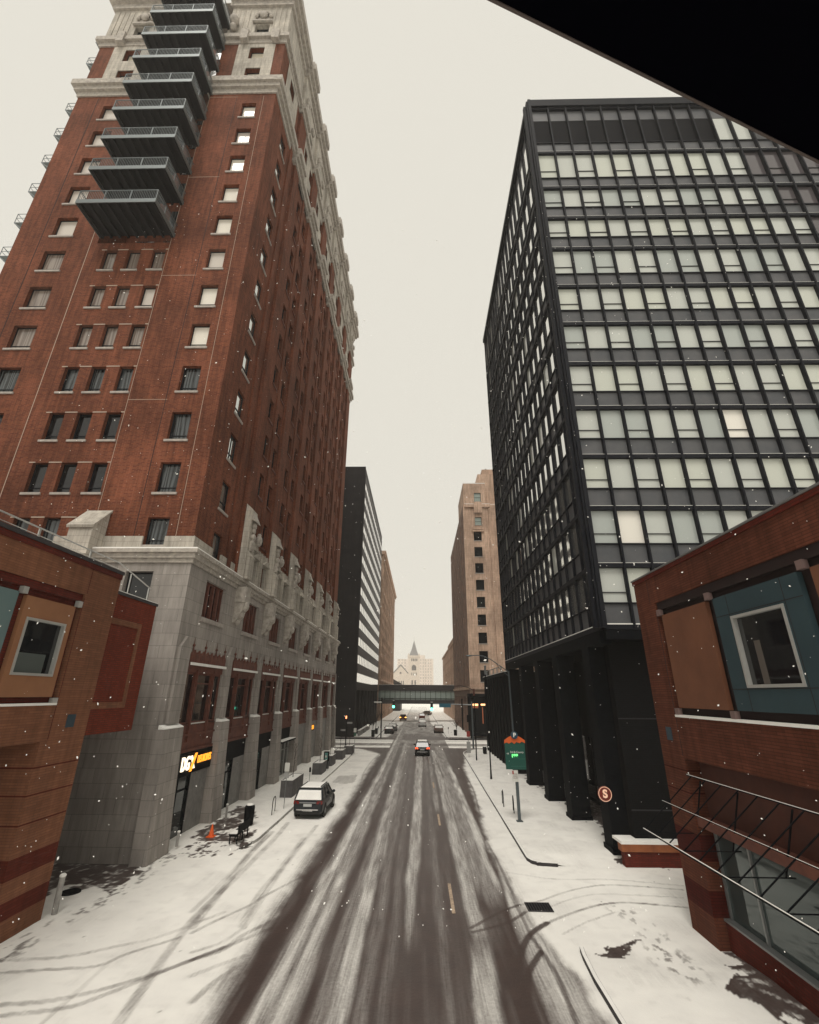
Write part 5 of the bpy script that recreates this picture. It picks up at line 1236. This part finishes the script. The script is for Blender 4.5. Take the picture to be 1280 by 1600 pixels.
t = pole_sign('parking_sign', 'thin post with two pale parking plates beside the charcoal parked car', -9.33, 37.0, 2.85, [(.34, 2.25, 2.8, PLW), (.34, 1.85, 2.2, PLY)])
def meter(x, y, label, h=1.25):
    t = thing('parking_meter', label, 'parking meter', (x, y, .13)); b = MB(); b.tube((x, y, .13), (x, y, .13+h*.7), .025); b.build('post', GREYM, t)
    b = MB(); b.box(x-.08, x+.08, y-.06, y+.06, .13+h*.68, .13+h*.93); b.ball((x, y, .13+h*.93), .085, 1, .75, 1); b.build('head', BLK, t)
meter(-9.76, 46.9, 'black parking meter between the long planter and the second planter')
meter(-9.45, 54.2, 'grey parking meter standing before the green kiosk')
k = thing('pay_kiosk', 'slim green and black pay kiosk between the planters', 'kiosk', (-9.85, 55.4, .13))
b = MB(); b.box(-10.15, -9.6, 55.2, 55.6, .13, 1.75); b.build('cabinet', BLK, k, bevel=.02); b = MB(); b.box(-10.02, -9.72, 55.17, 55.195, 1.0, 1.65); b.build('panel', mat('kiosk_panel', (.12,.30,.27), .5), k); b = MB(); b.box(-9.98, -9.8, 55.14, 55.168, 1.2, 1.4); b.build('label', PLW, k)
def hoop(x, y, dx, dy, label, h=.95):
    t = thing('bike_rack', label, 'bike rack', (x, y, .13), 'bike hoops'); b = MB(); P = [(x, y, .1)]
    for i in range(9): a = math.pi*i/8; P.append((x+dx/2*(1-math.cos(a)), y+dy/2*(1-math.cos(a)), .13+h-.3+.3*math.sin(a)))
    P.append((x+dx, y+dy, .1)); b.path(P, .03); b.build('hoop', BLK, t)
hoop(-9.6, 35.1, -.12, 1.1, 'dark bike hoop on the left pavement before the parking sign')
hoop(5.98, 38.3, .1, 1.1, 'dark bike hoop in open snow left of the green sign post')
hoop(6.35, 36.4, .1, .8, 'dark bike hoop close behind the green sign post')
def bin_(x, y, label, h=1.0, r=.27):
    t = thing('litter_bin', label, 'litter bin', (x, y, .13)); b = MB(); b.tube((x, y, .16), (x, y, .13+h), r*.9, r, 14)
    for i in range(14): a = 2*math.pi*i/14; b.tube((x+r*.97*math.cos(a), y+r*.97*math.sin(a), .2), (x+r*1.05*math.cos(a), y+r*1.05*math.sin(a), .1+h), .018, .018, 4)
    b.build('body', BLK, t); b = MB(); b.tube((x, y, .13+h), (x, y, .2+h), r*1.08, r*.85, 14); b.tube((x, y, .2+h), (x, y, .24+h), r*.5, r*.3, 10); b.build('lid', BLK, t); b = MB(); b.tube((x, y, .2+h+.001), (x, y, .27+h), r*.8, r*.62, 12); b.build('snow_cap', SNOW, t)
bin_(-10.25, 32.5, 'tall black litter bin with a snowy lid on the bare wet paving')
bin_(8.8, 69.8, 'small dark litter bin on the right corner by the crossing', .8, .25)
t = thing('bench', 'low black metal bench on the bare paving beside the litter bin', 'bench', (-9.75, 29.6, .13))
b = MB(); b.box(-10.0, -9.55, 28.7, 30.5, .53, .58); b.build('seat', BLK, t); b = MB(); b.box(-9.55, -9.5, 28.7, 30.5, .60, .98); b.build('backrest', BLK, t)
for y in (28.8, 29.6, 30.4): b = MB(); b.box(-9.98, -9.93, y-.03, y+.03, .13, .53); b.box(-9.6, -9.55, y-.03, y+.03, .13, .53); b.box(-9.98, -9.55, y-.025, y+.025, .47, .529); b.build('leg', BLK, t)
b = MB(); b.box(-9.98, -9.62, 28.8, 29.5, .581, .61); b.build('snow', SNOW, t)
t = thing('traffic_cone', 'orange traffic cone on the wet paving outside the corner shop', 'cone', (-11.47, 30.1, .13))
b = MB(); b.tube((-11.47,30.1,.17), (-11.47,30.1,.72), .15, .03, 16); b.build('cone', ORANGE, t); b = MB(); b.box(-11.68, -11.26, 29.89, 30.31, .13, .17); b.build('base', ORANGE, t)
def bollard(x, y, h, label, z0=0, r=.07):
    t = thing('bollard', label, 'bollard', (x, y, z0), 'pale bollards along the left buildings'); b = MB(); b.tube((x, y, z0), (x, y, z0+h), r, r, 12); b.build('post', mottled('bollard_paint', (.42,.41,.38), (.26,.25,.24), 4, .7), t); b = MB(); b.ball((x, y, z0+h), r*1.15, 1, 1, .7, 10, 6); b.build('snow_cap', SNOW, t)
bollard(-13.25, 20.75, 1.15, 'tall pale bollard at the foot of the striped brick pier', 0, .10)
bollard(-12.75, 26.0, .75, 'short pale bollard at the stone tower corner')
bollard(-12.5, 28.3, .65, 'low snow-capped bollard outside the lit shop sign', .13)
bollard(-12.25, 34.2, .75, 'dark-footed bollard between the first two shopfronts', .13)
# street lamps
t = thing('street_lamp', 'slender black street pole with a small pale lamp on the right pavement', 'street lamp', (6.77, 49.9, .13))
b = MB(); b.tube((6.77,49.9,.13), (6.77,49.9,.9), .10, .075, 10); b.tube((6.77,49.9,.9), (6.72,49.9,10.0), .065, .045, 8); b.build('pole', BLK, t); b = MB(); b.tube((6.72,49.9,9.4), (6.72,49.9,10.1), .09, .12, 10); b.ball((6.72,49.9,10.2), .15, 1, 1, .7); b.build('lamp_head', GREYM, t)
t = thing('street_lamp', 'dark street pole with a thin arched arm near the right corner', 'street lamp', (6.93, 63.2, .13))
b = MB(); b.tube((6.93,63.2,.13), (6.93,63.2,8.1), .08, .06, 8); b.build('pole', BLK, t); b = MB(); b.path([(6.93,63.2,8.0),(6.2,63.2,8.35),(5.4,63.2,8.55),(4.5,63.2,8.5)], .04); b.build('arm', BRONZE, t); b = MB(); b.box(6.83, 7.03, 63.0, 63.35, 7.4, 8.2); b.build('housing', TERRA, t)
LM = mat('lamp_pole_steel', (.10,.12,.13), .45, .5)
t = thing('street_lamp', 'grey steel street lamp with a long arm curving out before the tan tower', 'street lamp', (9.3, 50.6, .13))
b = MB(); b.tube((9.3,50.6,.13), (9.2,50.6,9.75), .11, .07, 10); b.build('pole', LM, t); b = MB(); b.path([(9.2,50.6,9.7),(8.3,50.6,10.35),(7.4,50.6,10.95),(6.7,50.6,11.25),(6.1,50.6,11.32),(5.3,50.6,11.3)], .045); b.path([(9.2,50.6,9.3),(8.3,50.6,10.0),(8.0,50.6,10.5)], .03); b.build('arm', LM, t); b = MB(); b.ball((5.2,50.6,11.28), .3, 1.2, .5, .3); b.build('lamp_head', LM, t)
# traffic signals
GRN = mat('green_signal', (.1,.9,.55), .3, emit=(.12,1,.62), es=4); AMB = mat('hand_signal', (.9,.3,.1), .3, emit=(1,.35,.15), es=2)
def head(t, x, y, z, lit=0, back=True):
    b = MB(); b.box(x-.2, x+.2, y-.12, y+.15, z-.6, z+.6); b.build('housing', BLK, t)
    for i in range(3):
        zz = z+.38-.38*i; b = MB(); b.tube((x, y-.2, zz), (x, y-.121, zz), .16 if i < 2 else .22, .15, 12); b.build('lens', GRN if i == 2 else RUBBER, t)
    b = MB(); b.box(x-.16, x+.16, y-.1, y+.1, z+.601, z+.68); b.build('snow', SNOW, t)
t = thing('traffic_signal', 'mast-arm traffic signal showing green over the right lane at the crossing', 'traffic light', (8.15, 78, .05))
b = MB(); b.tube((8.15,78,0), (8.15,78,6.5), .13, .1, 10); b.build('pole', LM, t); b = MB(); b.tube((8.15,78,6.05), (1.9,78,6.15), .09, .05, 8); b.build('arm', GREYM, t); head(t, 1.95, 77.9, 5.75)
b = MB(); b.box(3.1, 4.9, 77.83, 77.87, 5.65, 6.2); b.build('street_name_plate', PLB, t)
b = MB(); b.tube((6.64,77.9,2.5), (6.64,77.9,6.9), .11, .11, 8); b.box(7.3,7.9,77.7,77.75,3.6,4.6); b.build('sign_bracket', BLK, t)
t = thing('traffic_signal', 'traffic signal showing green at the far left corner of the crossing', 'traffic light', (-6.9, 92.6, .13))
b = MB(); b.tube((-6.9,92.6,.13), (-6.9,92.6,6.9), .12, .1, 10); b.build('pole', BLK, t); b = MB(); b.tube((-6.9,92.6,6.6), (-4.7,92.6,6.7), .05); b.build('arm', BLK, t); head(t, -4.7, 92.4, 5.75)
b = MB(); x0, z0 = -7.55, 6.0; b.prism([(x0-.75,z0),(x0+.35,z0),(x0+.35,z0-.1),(x0+.75,z0+.12),(x0+.35,z0+.34),(x0+.35,z0+.24),(x0-.75,z0+.24)], 1, 92.3, 92.33); b.build('arrow_plate', PLW, t)
t = thing('pedestrian_signal', 'pedestrian signal with a lit orange hand at the left corner', 'traffic light', (-11.0, 77.0, .05))
b = MB(); b.tube((-11.0,77,0), (-11.0,77,4.6), .08); b.build('pole', BLK, t); b = MB(); b.box(-11.3, -10.8, 76.7, 76.9, 3.9, 4.5); b.build('housing', BLK, t); b = MB(); b.box(-11.15, -10.95, 76.68, 76.699, 4.0, 4.4); b.build('lit_hand', AMB, t)
b = MB(); b.box(-10.9, -10.1, 76.8, 76.83, 3.3, 3.55); b.box(-11.8, -11.1, 76.8, 76.83, 2.3, 2.55); b.build('plate', PLY, t)
pole_sign('street_sign', 'post with a small green and white plate on the left corner', -8.6, 68.6, 3.1, [(.36, 2.6, 3.1, PLW), (.3, 2.15, 2.5, PLG)])
pole_sign('street_sign', 'wide grey plate and red plate on a post before the right corner', 6.3, 66.0, 3.2, [(.5, .5, 1.8, PLY), (.42, 2.35, 3.0, PLR)])
# green parking sign
t = thing('parking_direction_sign', 'green parking sign with orange skyline top, P disc and lit green digits', 'sign', (6.3, 34.2, .13))
b = MB(); b.box(6.2, 6.38, 34.2, 34.36, .13, 3.1); b.build('post', LM, t); b = MB(); b.box(6.1, 6.48, 34.1, 34.46, .13, .17); b.build('base_plate', LM, t)
SG = mat('sign_dark_green', (.006,.07,.052), .5); SO = mat('sign_orange', (.62,.11,.02), .5); SB = mat('sign_navy', (.012,.05,.08), .5)
b = MB(); b.box(5.63, 6.93, 34.12, 34.19, 3.02, 4.62); b.build('panel', SG, t)
b = MB(); P = [(5.60, 4.62)]; n_ = 12
sk = [(5.6,4.52),(5.75,4.6),(5.9,4.52),(6.1,4.62),(6.25,4.5),(6.4,4.62),(6.6,4.55),(6.75,4.64),(6.96,4.55)]
top = [(6.96-1.36*i/10, 4.72+.30*math.sin(math.pi*i/10)) for i in range(11)]
b.prism(sk+top, 1, 34.09, 34.119); b.build('orange_skyline', SO, t)
b = MB(); b.tube((6.28,34.0,5.03), (6.28,34.085,5.03), .23, .23, 20); b.build('disc', SB, t)
text('letter', 'P', .36, WHITEP, (6.28, 33.985, 5.03), R_SOUTH, t, .008, 1, bold=.012)
text('lettering', '3rd & County', .165, WHITEP, (6.38, 34.11, 4.02), R_SOUTH, t, .004, .95)
text('lettering', '→', .2, WHITEP, (5.78, 34.11, 3.93), R_SOUTH, t, .004, 1)
text('digits', '188', .26, mat('green_led', (.2,1,.3), .4, emit=(.15,1,.22), es=1.1), (6.22, 34.11, 3.80), R_SOUTH, t, .006, 1.1, bold=.012)
b = MB(); b.box(5.95, 6.9, 34.11, 34.118, 3.62, 3.635); b.box(5.95, 6.9, 34.11, 34.118, 3.2, 3.215); b.build('rule', mat('faint_green_line', (.04,.16,.12), .5), t)
b = MB(); b.box(5.98, 6.36, 34.10, 34.118, 2.32, 2.98); b.build('plate', PLW, t); b = MB(); b.box(6.0, 6.09, 34.09, 34.099, 2.75, 2.95); b.build('red_mark', PLR, t)
text('lettering', 'TOW\nAWAY\n2-6 PM', .11, mat('sign_ink', (.12,.05,.05), .6), (6.19, 34.095, 2.64), R_SOUTH, t, .002, .9)
# far pavement clutter beyond the crossing
BARK = MT['bark']
def btree(x, y, h, label, sd):
    rs = random.Random(sd); t = thing('bare_tree', label, 'tree', (x, y, .13), 'bare street trees beyond the crossing'); b = MB(); b.tube((x, y, .1), (x+.05, y, h*.45), .09, .06, 6); b.build('trunk', BARK, t); b = MB()
    for i in range(16):
        a = rs.uniform(0, 6.28); z = h*rs.uniform(.35, .6); e = Vector((x+math.cos(a)*rs.uniform(.5, 1.3), y+math.sin(a)*1.0, z+h*rs.uniform(.2, .42))); s_ = Vector((x+.04, y, min(z, h*.45))); b.tube(s_, e, .035, .01, 4)
        for q in range(3): m_ = s_.lerp(e, .5+.2*q); b.tube(m_, m_+Vector((rs.uniform(-.5,.5), rs.uniform(-.4,.4), rs.uniform(.2,.7))), .014, .005, 3)
    b.build('branches', BARK, t)
btree(-9.0, 99, 4.2, 'first small bare tree past the left corner', 1); btree(-9.2, 108, 4.4, 'second small bare tree past the left corner', 2); btree(-9.0, 119, 4.5, 'third small bare tree past the left corner', 3)
btree(7.4, 102, 3.4, 'small bare tree past the right corner', 4)
bin_(-8.6, 95.4, 'dark litter bin first past the left corner', 1.1, .3); bin_(-8.5, 101.5, 'dark litter bin second past the left corner', 1.0, .28); bin_(7.0, 99.0, 'dark litter bin past the right corner', 1.0, .3)
meter(-8.3, 104, 'parking meter past the left corner beside the parked cars'); meter(5.9, 103.5, 'parking meter past the right corner')
w = thing('low_wall', 'pale low wall with openings before the dark granite block', 'wall', (-11.4, 96, .13)); 
for i in range(3): b = MB(); b.box(-11.6, -11.2, 96.5+i*7, 101.5+i*7, .13, 1.05); b.build('panel', CONC, w)
b = MB(); b.box(-11.63, -11.17, 96.5, 115.5, 1.051, 1.12); b.build('snow', SNOW, w)
# falling snow
fm = mat('snowflake', (.9,.89,.86), .9); b = MB(); rs = random.Random(11)
for i in range(4200):
    y = 6+46*rs.random()**1.3; k_ = rs.random(); x = (rs.random()*2-1)*y*.95; z = EYE+y*rs.uniform(-.42, 1.45)
    if z < .3 or x < -13.0 or x > 9.3: continue
    r = rs.uniform(.005, .0125); a = rs.uniform(0, 6.28)
    d1 = Vector((math.cos(a), rs.uniform(-.3, .3), math.sin(a)))*r*rs.uniform(1, 2); d2 = Vector((-math.sin(a), rs.uniform(-.3, .3), math.cos(a)))*r; d3 = Vector((0, r*.7, 0)); c = Vector((x, y, z)); 
    i0 = len(b.v); b.v += [tuple(c+d1), tuple(c+d2), tuple(c-d1), tuple(c-d2), tuple(c+d3), tuple(c-d3)]
    for p, q in ((0,1),(1,2),(2,3),(3,0)): b.f += [(i0+p, i0+q, i0+4), (i0+q, i0+p, i0+5)]; b.m += [0, 0]
tag(b.build('falling_snow', fm), 'loose white snowflakes drifting down through the street', 'snow', kind='stuff')
# snow haze
hz = MB(); hz.box(-305, 305, -65, 905, -1.1, 92); ho = hz.build('haze', []) if False else None
me = bpy.data.meshes.new('haze'); me.from_pydata(hz.v, [], hz.f); ho = bpy.data.objects.new('haze', me); COL.objects.link(ho)
hm = bpy.data.materials.new('haze'); hm.use_nodes = True; hm.node_tree.nodes.clear(); o_ = hm.node_tree.nodes.new('ShaderNodeOutputMaterial'); v_ = hm.node_tree.nodes.new('ShaderNodeVolumePrincipled')
v_.inputs['Color'].default_value = (1,.97,.91,1); v_.inputs['Density'].default_value = HAZE; v_.inputs['Anisotropy'].default_value = 0
hm.node_tree.links.new(v_.outputs[0], o_.inputs['Volume']); me.materials.append(hm); tag(ho, 'pale snow haze filling the air', 'haze', kind='stuff')
